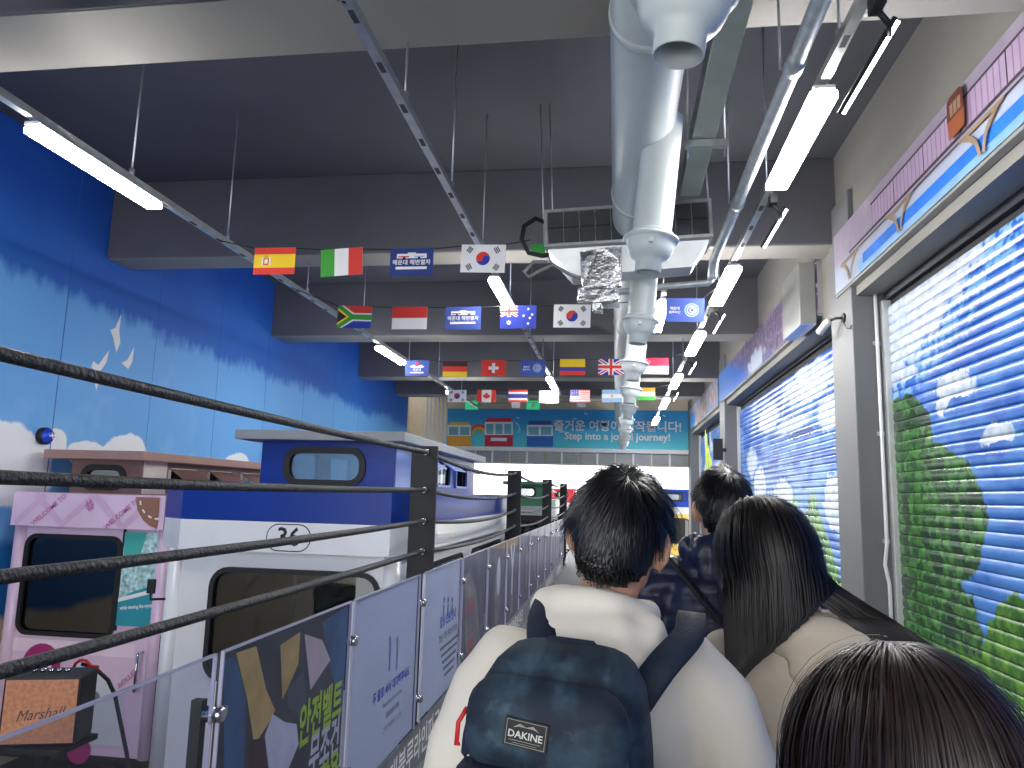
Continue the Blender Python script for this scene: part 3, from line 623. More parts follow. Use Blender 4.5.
def ujack(p, x0, y0, x1, y1):
    w_, h_ = x1-x0, y1-y0; cx, cy = (x0+x1)/2, (y0+y1)/2; p.rect(x0, y0, x1, y1, BLU)
    def diag(t, m):
        a = t*w_; c = t*h_*1.2
        p.poly([(x0, y0), (x0+a, y0), (x1, y1-c), (x1, y1), (x1-a, y1), (x0, y0+c)], m); p.poly([(x1, y0), (x1, y0+c), (x0+a, y1), (x0, y1), (x0, y1-c), (x1-a, y0)], m)
    diag(0.12, CRM); diag(0.05, RED)
    p.rect(cx-w_*0.1, y0, cx+w_*0.1, y1, CRM); p.rect(x0, cy-h_*0.17, x1, cy+h_*0.17, CRM); p.rect(cx-w_*0.055, y0, cx+w_*0.055, y1, RED); p.rect(x0, cy-h_*0.1, x1, cy+h_*0.1, RED)
def f_spain(p): stripes_h(p, ((RED, .25), (YEL, .5), (RED, .25))); p.rect(-.085, -.03, -.045, .025, RED); p.disc(-.065, .03, .018, GLD, 10); p.rect(-.078, -.02, -.052, .012, CRM); p.rect(-.1, -.03, -.09, .03, CRM); p.rect(-.04, -.03, -.03, .03, CRM)
def f_italy(p): stripes_v(p, ((GRN, 1/3), (CRM, 1/3), (RED, 1/3)))
def f_logo(p, base=NAVY, both=True):
    p.rect(-.11, .028, .11, .062, CRM); p.rect(-.10, .035, -.02, .045, RED); p.rect(.02, .035, .09, .045, LBL); p.disc(-.055, .028, .011, INKK, 8, keep=True); p.disc(.055, .028, .011, INKK, 8)
    p.rect(-.03, .062, .03, .07, CRM); p.text('해운대 해변열차', 0, -.005, .042, CRM, bold=.02); p.rect(-.115, -.055, .115, -.035, CRM)
def f_logo2(p):
    p.text('해운대', -.085, .012, .03, CRM, bold=.02); p.text('블루라인', -.085, -.022, .026, CRM, bold=.02)
    p.ring(.055, .0, .06, .010, LBL); p.ring(.055, .0, .04, .008, CRM); p.ring(.06, .0, .022, .008, CRM)
def f_logo3(p): p.poly([(-.1, .02), (-.05, .045), (0, .02), (.05, .045), (.1, .02), (.08, .005), (-.08, .005)], CRM); p.rect(-.02, .04, .02, .075, RED); p.text('해운대', 0, -.025, .04, CRM, bold=.02); p.rect(-.09, -.07, .09, -.052, CRM)
def f_korea(p):
    p.disc(0, 0, .05, RED, 24, 0, 360); a = .4
    p.poly([(.05*math.cos(math.pi+a*0+math.pi*k/12), .05*math.sin(math.pi+math.pi*k/12)) for k in range(13)], BLU)
    p.disc(-.025, 0, .025, RED, 16, keep=True); p.disc(.025, 0, .025, BLU, 16)
    for sx in (-1, 1):
        for sy in (-1, 1):
            for k in (-1, 0, 1):
                d = V((sx*.83, sy*.56)).normalized(); c = V((sx*.098, sy*.063))+d*(k*.013); q = V((-d.y, d.x))*.022
                p.line(c.x-q.x, c.y-q.y, c.x+q.x, c.y+q.y, .008, INKK, True)
    p.k += 1
def f_sa(p):
    stripes_h(p, ((RED, .5), (BLU, .5))); a, h = FW/2, FH/2
    p.poly([(-a, h), (-a+.05, h), (-.01, .037), (a, .037), (a, -.037), (-.01, -.037), (-a+.05, -h), (-a, -h)], CRM)
    p.poly([(-a, h), (-a+.03, h), (-.018, .024), (a, .024), (a, -.024), (-.018, -.024), (-a+.03, -h), (-a, -h)], GRN)
    p.poly([(-a, h*.78), (-.05, 0), (-a, -h*.78)], YEL); p.poly([(-a, h*.55), (-.075, 0), (-a, -h*.55)], INKK)
def f_indo(p): stripes_h(p, ((RED, .5), (CRM, .5)))
def f_aus(p):
    ujack(p, -FW/2, 0, 0, FH/2); star(p, -.08, -.05, .026, CRM, 7)
    for x, y in ((.09, .07), (.05, .01), (.125, .02), (.09, -.06), (.105, -.01)): star(p, x, y, .015, CRM, 7)
    p.k += 1
def f_germ(p): stripes_h(p, ((DBR, 1/3), (RED, 1/3), (YEL, 1/3)))
def f_swiss(p): p.rect(-.02, -.065, .02, .065, CRM, True); p.rect(-.065, -.02, .065, .02, CRM)
def f_col(p): stripes_h(p, ((YEL, .5), (THB, .25), (RED, .25)))
def f_uk(p): ujack(p, -FW/2, -FH/2, FW/2, FH/2)
def f_sing(p):
    stripes_h(p, ((CRIM, .5), (CRM, .5))); p.disc(-.105, .05, .034, CRM, 18); p.disc(-.092, .05, .031, CRIM, 18)
    for k in range(5): star(p, -.08+.016*math.sin(k*1.257), .05+.016*math.cos(k*1.257), .007, CRM)
    p.k += 1
def f_can(p):
    stripes_v(p, ((RED, .25), (CRM, .5), (RED, .25))); L = [(0, .065), (.014, .04), (.028, .047), (.022, .012), (.04, .03), (.046, .018), (.062, .02), (.056, .002), (.064, -.006), (.034, -.03), (.038, -.042), (.004, -.036), (.004, -.065)]
    p.poly(L+[(-x, y) for x, y in L[::-1] if x > 0], RED)
def f_thai(p): stripes_h(p, ((RED, 1/6), (CRM, 1/6), (THB, 1/3), (CRM, 1/6), (RED, 1/6)))
def f_sketch(p):
    G = C_('pale_print', (206, 204, 206)); p.ring(-.06, 0, .05, .012, G); p.ring(.05, .02, .05, .012, G); p.line(-.1, -.05, .1, -.04, .02, G)
def f_usa(p):
    stripes_h(p, tuple((RED if k % 2 == 0 else CRM, 1/13) for k in range(13))); p.rect(-FW/2, -.008, -.02, FH/2, THB)
    for i in range(5):
        for j in range(4): p.disc(-.145+i*.028, .01+j*.025, .006, CRM, 6, keep=True)
    p.k += 1
def f_arg(p): stripes_h(p, ((LBL, 1/3), (CRM, 1/3), (LBL, 1/3))); p.disc(0, 0, .022, GLD, 12)
def f_india(p): stripes_h(p, ((ORG, 1/3), (CRM, 1/3), (GRN, 1/3))); p.ring(0, 0, .026, .006, THB)
def f_plain(p): p.rect(-.1, -.03, .1, .03, LBL)
ROWS = [
 (2.45, 'flags on the nearest string', [(25, -32, f_plain, CRM, 'white flag cut off at the top left corner', 0), (158, -42, f_plain, BLU, 'deep blue flag cut off at the top edge', 0)]),
 (4.97, 'flags on the second string', [(274.5, 261, f_spain, RED, 'Spanish flag, red and yellow bands, first on the large flag row', 0), (341.5, 262, f_italy, CRM, 'Italian flag beside the Spanish flag', -.05), (411.5, 262, f_logo, NAVY, 'navy flag with white tram logo beside the Italian flag', 0), (483, 258.5, f_korea, CRM, 'larger white Korean flag, nearest to the camera', .03)]),
 (6.25, 'flags on the third string', [(354.5, 317, f_sa, GRN, 'South African flag below the Italian flag', .04), (409.5, 318, f_indo, CRM, 'red over white Indonesian flag', 0), (463, 318, f_logo, PBL, 'lighter blue tram logo flag between Indonesian and Australian flags', 0), (518, 317, f_aus, BLU, 'Australian flag, blue with stars', 0), (572, 316, f_korea, CRM, 'Korean flag under the metal air unit', .02), (685, 310, f_logo2, PBL, 'blue spiral logo flag right of the duct', .03)]),
 (9.3, 'flags on the fourth string', [(417, 368, f_logo3, PBL, 'blue logo flag left of the German flag', 0), (455, 369, f_germ, RED, 'German flag, black red and gold', 0), (493.5, 368, f_swiss, RED, 'red Swiss flag with white cross', 0), (533, 368, f_logo2, PBL, 'blue spiral logo flag beside the Swiss flag', 0), (572.5, 367, f_col, YEL, 'Colombian flag, yellow blue and red', 0), (611, 367, f_uk, BLU, 'British flag partly behind the white duct', 0), (655.5, 366, f_sing, CRM, 'Singapore flag, red over white with crescent', 0)]),
 (12.0, 'flags on the far string', [(457, 396, f_korea, CRM, 'small far Korean flag over the end banner', 0), (486.5, 396, f_can, CRM, 'Canadian flag with red maple leaf', 0), (518, 396, f_thai, CRM, 'Thai flag, red white and blue stripes', 0), (549, 397, f_sketch, CRM, 'white flag with faint grey print', 0), (580, 396, f_usa, CRM, 'United States flag, stripes and blue canton', 0), (612, 396, f_arg, LBL, 'pale blue and white flag beside the duct', 0), (645, 394, f_india, CRM, 'Indian flag, orange white and green', 0)]),
 (15.0, 'tiny flags on the farthest string', [(516, 405, f_sketch, CRM, 'tiny pale flag under the Thai flag', 0), (581, 404, f_sketch, CRM, 'tiny pale flag under the United States flag', 0)])]
for ri, (Y, grp, fl) in enumerate(ROWS):
    tops = []; sc = 0.55 if ri == 5 else 1.0
    for x, y, fn, base, lab, rot in fl:
        P = on(x, y, 'Y', Y); tops.append(P+V((0, 0, FH*sc/2-0.003))); rz = random.uniform(-.03, .03)
        M = Matrix.Rotation(rz, 3, 'Z') @ Matrix.Rotation(rot, 3, 'Y')
        p = Print((0, 0, 0), M @ V((sc, 0, 0)), M @ V((0, 0, sc)), M @ V((0, -1, 0)), 0.002, 0.0005)
        p.sheet(FW, FH, base); fn(p)
        o = p.build('flag'); o.location = P; tag(o, lab, 'flag', grp)
    ends = (V((-2.97, Y, ZR-0.006)), (V((-1.03, Y, ZR-0.006)), V((-0.61, 4.965, 3.46)), V((0.90, Y, ZR-0.006)), V((0.90, Y, ZR-0.006)), V((0.90, Y, ZR-0.006)), V((-0.06, Y, tops[-1].z)))[ri])
    line_ = [ends[0]]+[q+V((dx, 0.013, 0)) for q in tops for dx in (-FW*sc*0.45, FW*sc*0.45)]+[ends[1]]
    b = NB(); tube(b, line_, 0.004, 5)
    tag(obj('flag_string', b, POSTM), ('thin dark cord of the nearest flag row', 'thin dark cord carrying Spanish to Korean flags', 'thin dark cord carrying South African to Korean flags', 'thin dark cord carrying German to Singapore flags', 'thin dark cord carrying Canadian to Indian flags', 'thin dark cord of the farthest tiny flags')[ri], 'cord')

# ------------------------------------------------------------------ end banner
YBN = YE-0.06
A, B = on(447, 430, 'Y', YBN), on(691, 430, 'Y', YBN)
bw = B.x-A.x; bx = (A.x+B.x)/2
def bann(u, v, noi, mix, blob): return mix((44, 160, 226), (84, 206, 222), (v+(noi(1.2)-0.5)*0.15).step(3.75, 3.0))
p = Print((bx, YBN, 3.43), (1, 0, 0), (0, 0, 1), (0, -1, 0), 0.02, 0.002)
p.sheet(bw, 1.02, mural('banner_blue', bann, 0.5, ax=0)); PXB = lambda x, y: p.uv(on(x, y, 'Y', YBN))
I_ = lambda n, c: mat('print_'+n, c, 0.5, var=0.02)
def ptram(x0, x1, yt, yw0, yw1, yb, body, roof, nw=2):
    q = [PXB(x0, yw1), PXB(x1, yw1), PXB(x1, yb), PXB(x0, yb)]; p.poly(q, body)
    p.poly([PXB(x0, yw0-1), PXB(x1, yw0-1), PXB(x1, yw1), PXB(x0, yw1)], INKW)
    for k in range(nw):
        a = x0+1.5+k*(x1-x0-1)/nw; e = x0-0.5+(k+1)*(x1-x0-1)/nw
        p.poly([PXB(a, yw0+1), PXB(e, yw0+1), PXB(e, yw1-1), PXB(a, yw1-1)], I_('window_teal', (110, 180, 200)), True)
    p.k += 1
    p.poly([PXB(x0+1, yw0-1), PXB(x0+2, yt), PXB(x1-2, yt), PXB(x1-1, yw0-1)], roof)
for k, c in enumerate(((226, 92, 80), (240, 170, 80), (110, 190, 130))): p.ring(*PXB(479, 434), 0.27-k*0.07, 0.07, I_('rainbow%d' % k, c), 16, 0, 180)
ptram(447.5, 471, 422, 426, 436, 446.5, I_('tram_yellow', (238, 172, 60)), I_('roof_yellow', (226, 190, 110)))
ptram(485, 513, 418, 423, 435, 446.5, I_('tram_red', (206, 30, 66)), I_('roof_red', (220, 40, 70)), 3)
p.rect(PXB(491, 441)[0], PXB(491, 441)[1], PXB(507, 438)[0], PXB(507, 438)[1], INKW)
ptram(527, 553, 421, 426, 436, 446.5, I_('tram_blue', (36, 104, 196)), I_('roof_blue', (44, 90, 170)))
for pts in ([(513, 420), (519, 424), (521, 430), (517, 434), (519, 428)], [(553, 421), (558, 425), (562, 431), (568, 432), (560, 433), (556, 428)]): p.poly([PXB(*q) for q in pts], I_('cloud_line', (160, 216, 236)))
for x, y in ((518, 418), (586, 414), (575, 419), (664, 416)): p.line(*PXB(x-1.5, y-.6), *PXB(x+1.5, y+.6), 0.025, INKW, True)
p.k += 1
c = PXB(617, 427); p.text('즐거운 여행이 시작됩니다!', c[0], c[1], 0.30, INKW, bold=.022, sx=1.0)
c = PXB(617, 437); p.text('Step into a joyful journey!', c[0], c[1], 0.26, INKW, bold=.025)
tag(p.build('end_banner'), 'wide blue banner with coloured trams and white lettering on the end wall', 'banner')

# ================================================================== RAILING
XRL = -1.2
rail = thing('railing', 'black rope railing with clear acrylic poster panels along the queue', 'railing', (XRL, 4.65, 0))
first = None; RZ = (1.955, 1.70, 1.49, 1.29); YP = (0.30, 5.0, 9.62, 14.3, 18.8)
for y in YP:
    if first is None:
        b = NB(); box(b, (-0.20, -0.016, 0.0), (-0.018, 0.016, 2.0), bev=0.004); box(b, (-0.205, -0.09, 0.0), (-0.075, 0.09, 0.014), bev=0.003)
        first = obj('post', b, POSTM, rail, local=True)
        b = NB(); tube(b, [(0, 0.012, 0), (0, 0.05, 0)], [0.024, 0.019], 10)
        so = obj('rope_socket', b, CHROME, first, local=True); pst = first
        for z in RZ:
            for s_ in (-1, 1):
                if (z, s_) == (RZ[0], -1): o = so
                else: o = so.copy(); COL.objects.link(o); o.parent = first
                o.location = (-0.09, 0, z); o.rotation_euler = (0, 0, 0 if s_ > 0 else math.pi)
    else: pst = copy_tree(first, rail)
    pst.location = (0, y-4.65, 0)
for k in range(4):
    y0, y1 = YP[k]+0.03, YP[k+1]-0.03
    for z, sag in zip(RZ, (0.012, 0.016, 0.014, 0.012) if k == 0 else (0.065, 0.06, 0.055, 0.05)):
        b = NB(); n = 24
        tube(b, [(XRL-0.09, y0+(y1-y0)*i/n, z-4*sag*(i/n)*(1-i/n)) for i in range(n+1)], 0.0165, 10); obj('rope', b, ROPEM, rail, smooth=True)
# acrylic panels
PY = [(-0.95, 0.22), (0.38, 1.02), (1.06, 2.20), (2.24, 3.375), (3.425, 4.60), (4.72, 5.87), (5.93, 7.07), (7.13, 8.31), (8.37, 9.45), (9.51, 10.6), (10.66, 11.75), (11.81, 12.9), (12.96, 14.1), (14.16, 15.3), (15.36, 16.5), (16.56, 17.6)]
PZ0, PZ1 = 0.27, 1.18
panels = []
for y0, y1 in PY:
    b = NB(); box(b, (XRL-0.005, y0, PZ0), (XRL+0.005, y1, PZ1)); pn = obj('acrylic_panel', b, ACRYL, rail); panels.append(pn)
    b = NB(); t_ = 0.006
    box(b, (XRL-0.0055, y0-0.001, PZ1-t_), (XRL+0.0055, y1+0.001, PZ1+0.001)); box(b, (XRL-0.0055, y0-0.001, PZ0), (XRL+0.0055, y0+t_, PZ1)); box(b, (XRL-0.0055, y1-t_, PZ0), (XRL+0.0055, y1+0.001, PZ1))
    obj('panel_edge', b, ACEDGE, pn)
b0 = None
for k in range(len(PY)-1):
    yj = (PY[k][1]+PY[k+1][0])/2
    for z in (1.0, 0.43):
        if b0 is None:
            b = NB(); tube(b, [(-0.03, 0, 0), (0.024, 0, 0), (0.03, 0, 0)], [0.024, 0.024, 0.018], 14); box(b, (0.008, -0.05, -0.014), (0.016, 0.05, 0.014), bev=0.003)
            b0 = obj('panel_clamp', b, CHROME, rail, local=True); o = b0
        else: o = b0.copy(); COL.objects.link(o); o.parent = rail
        o.location = (0.0, yj-4.65, z)
    b = NB(); box(b, (XRL-0.07, yj-0.016, 0.05), (XRL-0.035, yj+0.016, 1.04)); obj('panel_stile', b, POSTM, rail)
b = NB(); box(b, (XRL-0.07, -0.95, 0.05), (XRL-0.036, 17.6, 0.09)); obj('bottom_rail', b, POSTM, rail)
# posters behind the panels (print faces the queue)
def poster(k, base, z0=PZ0+0.004, z1=PZ1-0.012):
    y0, y1 = PY[k]; p = Print((XRL-0.012, (y0+y1)/2, (z0+z1)/2), (0, 1, 0), (0, 0, 1), (1, 0, 0), 0.004, 0.0004); p.sheet(y1-y0-0.012, z1-z0, base); p.w = y1-y0-0.012; p.h = z1-z0
    def clip(q): return (max(-p.w/2, min(p.w/2, q[0])), max(-p.h/2, min(p.h/2, q[1])))
    p.px = lambda x, y: clip(p.uv(on(x, y, 'X', XRL-0.012)))
    return p
I2 = lambda n, c, v=0.12, s=6: mat('poster_'+n, c, 0.45, var=v, vs=s)
DG = I2('dark_grey', (66, 66, 70), 0.3); MUS = I2('mustard', (232, 192, 108), 0.2, 10); SBL = I2('seat_blue', (62, 108, 146), 0.35, 5); GLV = I2('glove_white', (248, 242, 248), 0.1, 14); LIM = I2('lime', (206, 242, 58), 0.03)
PKS = I2('pale_pink', (244, 214, 210)); PWH = I2('pale_white', (240, 243, 252), 0.05, 3); PBU = I2('text_blue', (40, 90, 212), 0.03); ICO = I2('icon_blue', (130, 160, 214), 0.05); GTX = I2('text_grey', (112, 116, 128), 0.03); RTX = I2('text_red', (204, 60, 66), 0.03); DPH = I2('photo_dark', (92, 92, 104), 0.45, 4); TPH = I2('photo_tan', (150, 136, 128), 0.35, 5)
# seat-belt poster
p = poster(3, DG); px = p.px
p.poly([px(*q) for q in ((224, 660), (236, 655), (246, 700), (244, 768), (224, 768))], SBL)
p.poly([px(*q) for q in ((322, 622), (352, 604), (352, 716), (338, 696), (330, 668))], SBL)
p.poly([px(*q) for q in ((236, 653), (256, 646), (266, 690), (275, 710), (268, 724), (254, 745), (247, 700))], MUS)
p.poly([px(*q) for q in ((280, 645), (300, 632), (298, 664), (282, 700))], MUS)
p.poly([px(*q) for q in ((304, 634), (322, 640), (330, 660), (310, 690))], PKS)
p.poly([px(*q) for q in ((286, 690), (303, 670), (306, 700), (298, 716), (288, 708))], I2('buckle', (90, 92, 100)))
p.poly([px(*q) for q in ((264, 736), (272, 714), (284, 722), (296, 724), (298, 744), (288, 768), (268, 768))], GLV)
p.poly([px(*q) for q in ((250, 740), (262, 738), (268, 768), (248, 768))], I2('maroon', (70, 22, 34)))
def ptext(p, s, x, y, size, m, bold=.02, align='CENTER', sx=1.0): q = p.px(x, y); p.text(s, q[0], q[1], size, m, align, bold, 0, sx)
ptext(p, '안전벨트', 321, 714, 0.18, LIM, .03, sx=0.70); ptext(p, '무조건', 324, 748, 0.175, INKW, .03, sx=0.70); ptext(p, '착용', 328, 778, 0.175, LIM, .03, sx=0.70)
p.build('poster', panels[3])['label'] = 'dark seat belt poster with lime green Korean lettering'
# queue poster
p = poster(4, PWH)
for dx in (-4, 3):
    q = p.px(394+dx, 640); p.disc(q[0], q[1], 0.022, ICO, 12); q2 = p.px(394+dx, 650); p.rect(q2[0]-0.016, q2[1]-0.03, q2[0]+0.016, q2[1]+0.04, ICO); p.rect(q2[0]-0.014, q2[1]-0.11, q2[0]-0.002, q2[1]-0.03, ICO, True); p.rect(q2[0]+0.002, q2[1]-0.11, q2[0]+0.014, q2[1]-0.03, ICO)
ptext(p, '두 줄로 서서 대기해주세요', 392, 685, 0.062, PBU, .03)
for k, (yy, s) in enumerate(((698, 'Please stand in two lines'), (710, '请排成两队等候'), (722, '二列でお待ちください'))): ptext(p, s, 392, yy, 0.036, GTX, .01)
p.build('poster', panels[4])['label'] = 'white queue poster with blue Korean heading'
p = poster(5, PWH)
for dx in (-4, 0, 4):
    q = p.px(448+dx, 600); p.disc(q[0], q[1], 0.026, GTX if dx else PBU, 12); p.rect(q[0]-0.02, q[1]-0.11, q[0]+0.02, q[1]-0.03, GTX if dx else PBU)
ptext(p, '탑승 인원 안내', 448, 618, 0.085, PBU, .03); ptext(p, '캡슐 1대당 최대 4인 탑승', 448, 633, 0.058, GTX, .02)
for k in range(5): q = p.px(449, 642+k*7); p.rect(q[0]-0.30+0.03*k, q[1]-0.010, q[0]+0.30-0.04*k, q[1]+0.010, GTX, True)
p.k += 1; p.build('poster', panels[5])['label'] = 'white boarding notice with small figures'
p = poster(6, DPH); px = p.px
p.poly([px(*q) for q in ((464, 575), (470, 572), (476, 590), (480, 640), (466, 652))], TPH)
for s, yy in (('탑승', 608), ('안전', 626), ('확인', 648)): ptext(p, s, 470.5, yy, 0.17, RTX if yy != 626 else GTX, .03, sx=0.9)
p.build('poster', panels[6])['label'] = 'dark photo poster with red lettering'
p = poster(7, DPH); p.disc(0.12, -0.05, 0.2, TPH, 18, ry=0.34); p.disc(0.14, 0.12, 0.12, GLV, 14, ry=0.2); p.rect(-0.42, -0.4, -0.2, 0.3, DG); p.build('poster', panels[7])
p = poster(8, DPH); p.poly([(-0.1, 0.4), (0.02, 0.2), (0.14, 0.4), (0.2, 0.38), (0.07, 0.1), (0.07, -0.2), (-0.05, -0.2), (-0.04, 0.1), (-0.18, 0.36)], GLV); p.rect(-0.1, -0.42, 0.12, -0.2, TPH); p.build('poster', panels[8])
for k in range(9, len(PY)):
    p = poster(k, (DG, DPH)[k % 2])
    for j in range(4): p.rect(-0.36+0.2*j, -0.3+0.07*((j*k) % 3), -0.22+0.2*j, 0.16+0.05*((j+k) % 4), (TPH, GTX, DPH, DG)[(j+k) % 4], True)
    p.k += 1; p.build('poster', panels[k])
# name strip under the panels
STR = I2('strip_grey', (112, 112, 118), 0.3, 5); y0, y1 = 1.06, 17.6
p = Print((XRL-0.012, (y0+y1)/2, 0.125), (0, 1, 0), (0, 0, 1), (1, 0, 0), 0.01, 0.001); p.sheet(y1-y0, 0.25, STR)
for k in range(7): q = p.uv((0, 4.58+k*2.35, 0.115)); p.text('해운대블루라인파크' if k < 5 else '해운대블루라인', q[0], q[1], 0.185, INKW, 'CENTER', .012)
p.build('name_strip', rail)

# ================================================================== CAPSULES
def rr3(cx, z0, z1, w, y, r, n=5, axis='y'):
    h = z1-z0
    return [(cx+a, y, (z0+z1)/2+c) if axis == 'y' else (y, cx+a, (z0+z1)/2+c) for a, c in rrect(w, h, r, n)]
def wallpanel(bm, axis, pos, a0, a1, z0, z1, holes, th):
    """flat wall with rounded window holes; axis 'y': wall at y=pos spanning x; 'x': wall at x=pos spanning y. th: thickness along the axis"""
    d = V((0, th, 0)) if axis == 'y' else V((th, 0, 0))
    P = lambda a, z: (a, pos, z) if axis == 'y' else (pos, a, z)
    xs = a0
    for (c, w_, h0, h1, r) in sorted(holes):
        l, rr_ = c-w_/2-0.06, c+w_/2+0.06
        if l > xs+1e-4: prism(bm, [P(xs, z0), P(l, z0), P(l, z1), P(xs, z1)], d)
        inner = [(c+q[0], (h0+h1)/2+q[1]) for q in rrect(w_, h1-h0, r, 5)]
        o_ = []
        for i, q in enumerate(inner):     # outer ring: hole outline pushed out to the cell's rectangle
            k, e = divmod(i, 6); sx = rr_ if k in (0, 3) else l; sz = z1 if k < 2 else z0
            if e in (2, 3): o_.append((sx+(1e-5 if e == 3 else 0), sz))
            elif (e < 2) == (k in (0, 2)): o_.append((sx, q[1]))
            else: o_.append((q[0], sz))
        ringframe(bm, [P(*q) for q in o_], [P(*q) for q in inner], d)
        xs = rr_
    if xs < a1-1e-4: prism(bm, [P(xs, z0), P(a1, z0), P(a1, z1), P(xs, z1)], d)
def window(parent, axis, pos, c, w_, z0, z1, r, gm, out, fw=0.035, fm=BLACK):
    P = lambda q: (c+q[0], pos, (z0+z1)/2+q[1]) if axis == 'y' else (pos, c+q[0], (z0+z1)/2+q[1])
    d = V((0, out*0.02, 0)) if axis == 'y' else V((out*0.02, 0, 0))
    b = NB(); ringframe(b, [P(q) for q in rrect(w_+2*fw*0.6, z1-z0+2*fw*0.6, r+fw*0.6)], [P(q) for q in rrect(w_-2*fw*0.4, z1-z0-2*fw*0.4, max(0.01, r-fw*0.4))], d)
    f = obj('window_frame', b, fm, parent)
    b = NB(); prism(b, [V(P(q))-d*0.5 for q in rrect(w_, z1-z0, r)], d*-0.3); obj('window_pane', b, gm, f)
    return f
def capsule(label, x0, x1, y0, y1, M, pal, front, cabx, caby, cabz, win, nseats=True, flare=(0.25, 0.12), zt=1.68, zs=1.45, zb=1.24):
    t = thing('sky_capsule', label, 'capsule', ((x0+x1)/2, (y0+y1)/2, -0.62), group='small rail capsules on the tracks')
    bodyx0, bodyx1 = x0-flare[0]*0.5, x1+flare[1]*0.4; yb0, yb1 = y0+0.1, y1-0.1; zl = -0.38
    wc, ww, wz0, wz1, wr_ = win
    # lower body shell
    b = NB(); wallpanel(b, 'y', yb0, bodyx0, bodyx1, zl, zb, [win], 0.05); wallpanel(b, 'y', yb1, bodyx0, bodyx1, zl, zb, [((bodyx0+bodyx1)/2, ww, wz0, wz1, wr_)], -0.05)
    ln = yb1-yb0; hs = [(yb0+ln*0.26, ln*0.34, wz0, wz1, 0.08), (yb0+ln*0.72, ln*0.38, wz0, wz1, 0.08)]
    wallpanel(b, 'x', bodyx0, yb0+0.05, yb1-0.05, zl, zb, hs, 0.05); wallpanel(b, 'x', bodyx1, yb0+0.05, yb1-0.05, zl, zb, hs, -0.05)
    body = obj('body_shell', b, pal['body'], t)
    b = NB(); box(b, (bodyx0, yb0, zl-0.06), (bodyx1, yb1, zl)); obj('underframe', b, POSTM, t)
    window(body, 'y', yb0, wc, ww, wz0, wz1, wr_, pal['glass'], -1); window(body, 'y', yb1, (bodyx0+bodyx1)/2, ww, wz0, wz1, wr_, pal['glass'], 1)
    for h_ in hs: window(body, 'x', bodyx1, h_[0], h_[1], h_[2], h_[3], h_[4], pal['glass'], 1); window(body, 'x', bodyx0, h_[0], h_[1], h_[2], h_[3], h_[4], pal['glass'], -1)
    # corner posts
    for xx, sx in ((bodyx0, 1), (bodyx1, -1)): b = NB(); tube(b, [(xx+sx*0.05, yb0+0.02, zl), (xx+sx*0.05, yb0+0.02, zb)], 0.06, 14); obj('corner_post', b, pal['body'], t, smooth=True)
    # seats + interior
    IN = mat('capsule_interior', (96, 72, 60), 0.7, var=0.15)
    for s_ in (-1, 1):
        ys = yb0+0.4 if s_ < 0 else yb1-0.4
        b = NB(); box(b, (bodyx0+0.2, ys-0.2, zl+0.02), (bodyx1-0.2, ys+0.2, 0.02), bev=0.03); box(b, (bodyx0+0.2, ys+s_*0.16-0.05, 0.02), (bodyx1-0.2, ys+s_*0.16+0.05, 0.28), bev=0.03); obj('bench_seat', b, IN, t)
    # fascia (two colour bands, flared towards the middle)
    def octo(z): 
        a, c = flare; return [(x0, y0, z), (x1, y0, z), (x1+c, y0+0.2, z), (x1+c, y1-0.2, z), (x1, y1, z), (x0, y1, z), (x0-a, y1-0.2, z), (x0-a, y0+0.2, z)]
    b = NB(); prism(b, octo(zb), (0, 0, zs-zb)); obj('fascia_lower', b, pal['low'], t)
    b = NB(); prism(b, octo(zs), (0, 0, zt-zs)); obj('fascia_upper', b, pal['up'], t)
    # roof cab
    cx0, cx1 = cabx; cy0, cy1 = caby; cz = cabz
    hw = (cx1-cx0)*0.56; cb = NB(); wallpanel(cb, 'y', cy0, cx0, cx1, zt, cz, [((cx0+cx1)/2-0.02, hw, zt+0.06, cz-0.07, min(0.1, (cz-zt)*0.28))], 0.04); wallpanel(cb, 'y', cy1, cx0, cx1, zt, cz, [((cx0+cx1)/2, hw, zt+0.06, cz-0.07, 0.08)], -0.04)
    L = cy1-cy0; ws = [(cy0+L*(0.24+0.26*k), L*0.17, zt+0.07, cz-0.06, 0.03) for k in range(3)]
    wallpanel(cb, 'x', cx1, cy0+0.04, cy1-0.04, zt, cz, ws, -0.04); wallpanel(cb, 'x', cx0, cy0+0.04, cy1-0.04, zt, cz, ws, 0.04)
    cab = obj('roof_cab', cb, pal['cab'], t)
    lb = NB(); wallpanel(lb, 'x', cx0+0.042, cy0+0.05, cy1-0.05, zt+0.01, cz-0.01, ws, 0.006); obj('cab_lining', lb, pal.get('lining', PANE), cab)
    window(cab, 'y', cy0, (cx0+cx1)/2-0.02, hw, zt+0.06, cz-0.07, min(0.1, (cz-zt)*0.28), CABGL, -1, 0.05)
    for w_ in ws:
        window(cab, 'x', cx1, w_[0], w_[1], w_[2], w_[3], w_[4], GLASS, 1, 0.02, pal['cabside'])
        b = NB(); prism(b, [(cx1+0.01, w_[0]-w_[1]*0.5, w_[3]), (cx1+0.01, w_[0]+w_[1]*0.5, w_[3]), (cx1+0.17, w_[0]+w_[1]*0.5, w_[3]-0.10), (cx1+0.17, w_[0]-w_[1]*0.5, w_[3]-0.10)], (0, 0, 0.012)); obj('awning_flap', b, pal['flap'], cab)
    b = NB(); box(b, (cx1, cy0+0.02, zt+0.005), (cx1+0.006, cy0+L*0.14, cz)); obj('side_panel', b, pal['cabside'], cab)
    b = NB(); box(b, (cx0-0.15, cy0-0.17, cz), (cx1+0.12, cy1+0.1, cz+0.075), bev=0.008); obj('roof_slab', b, pal['roof'], t)
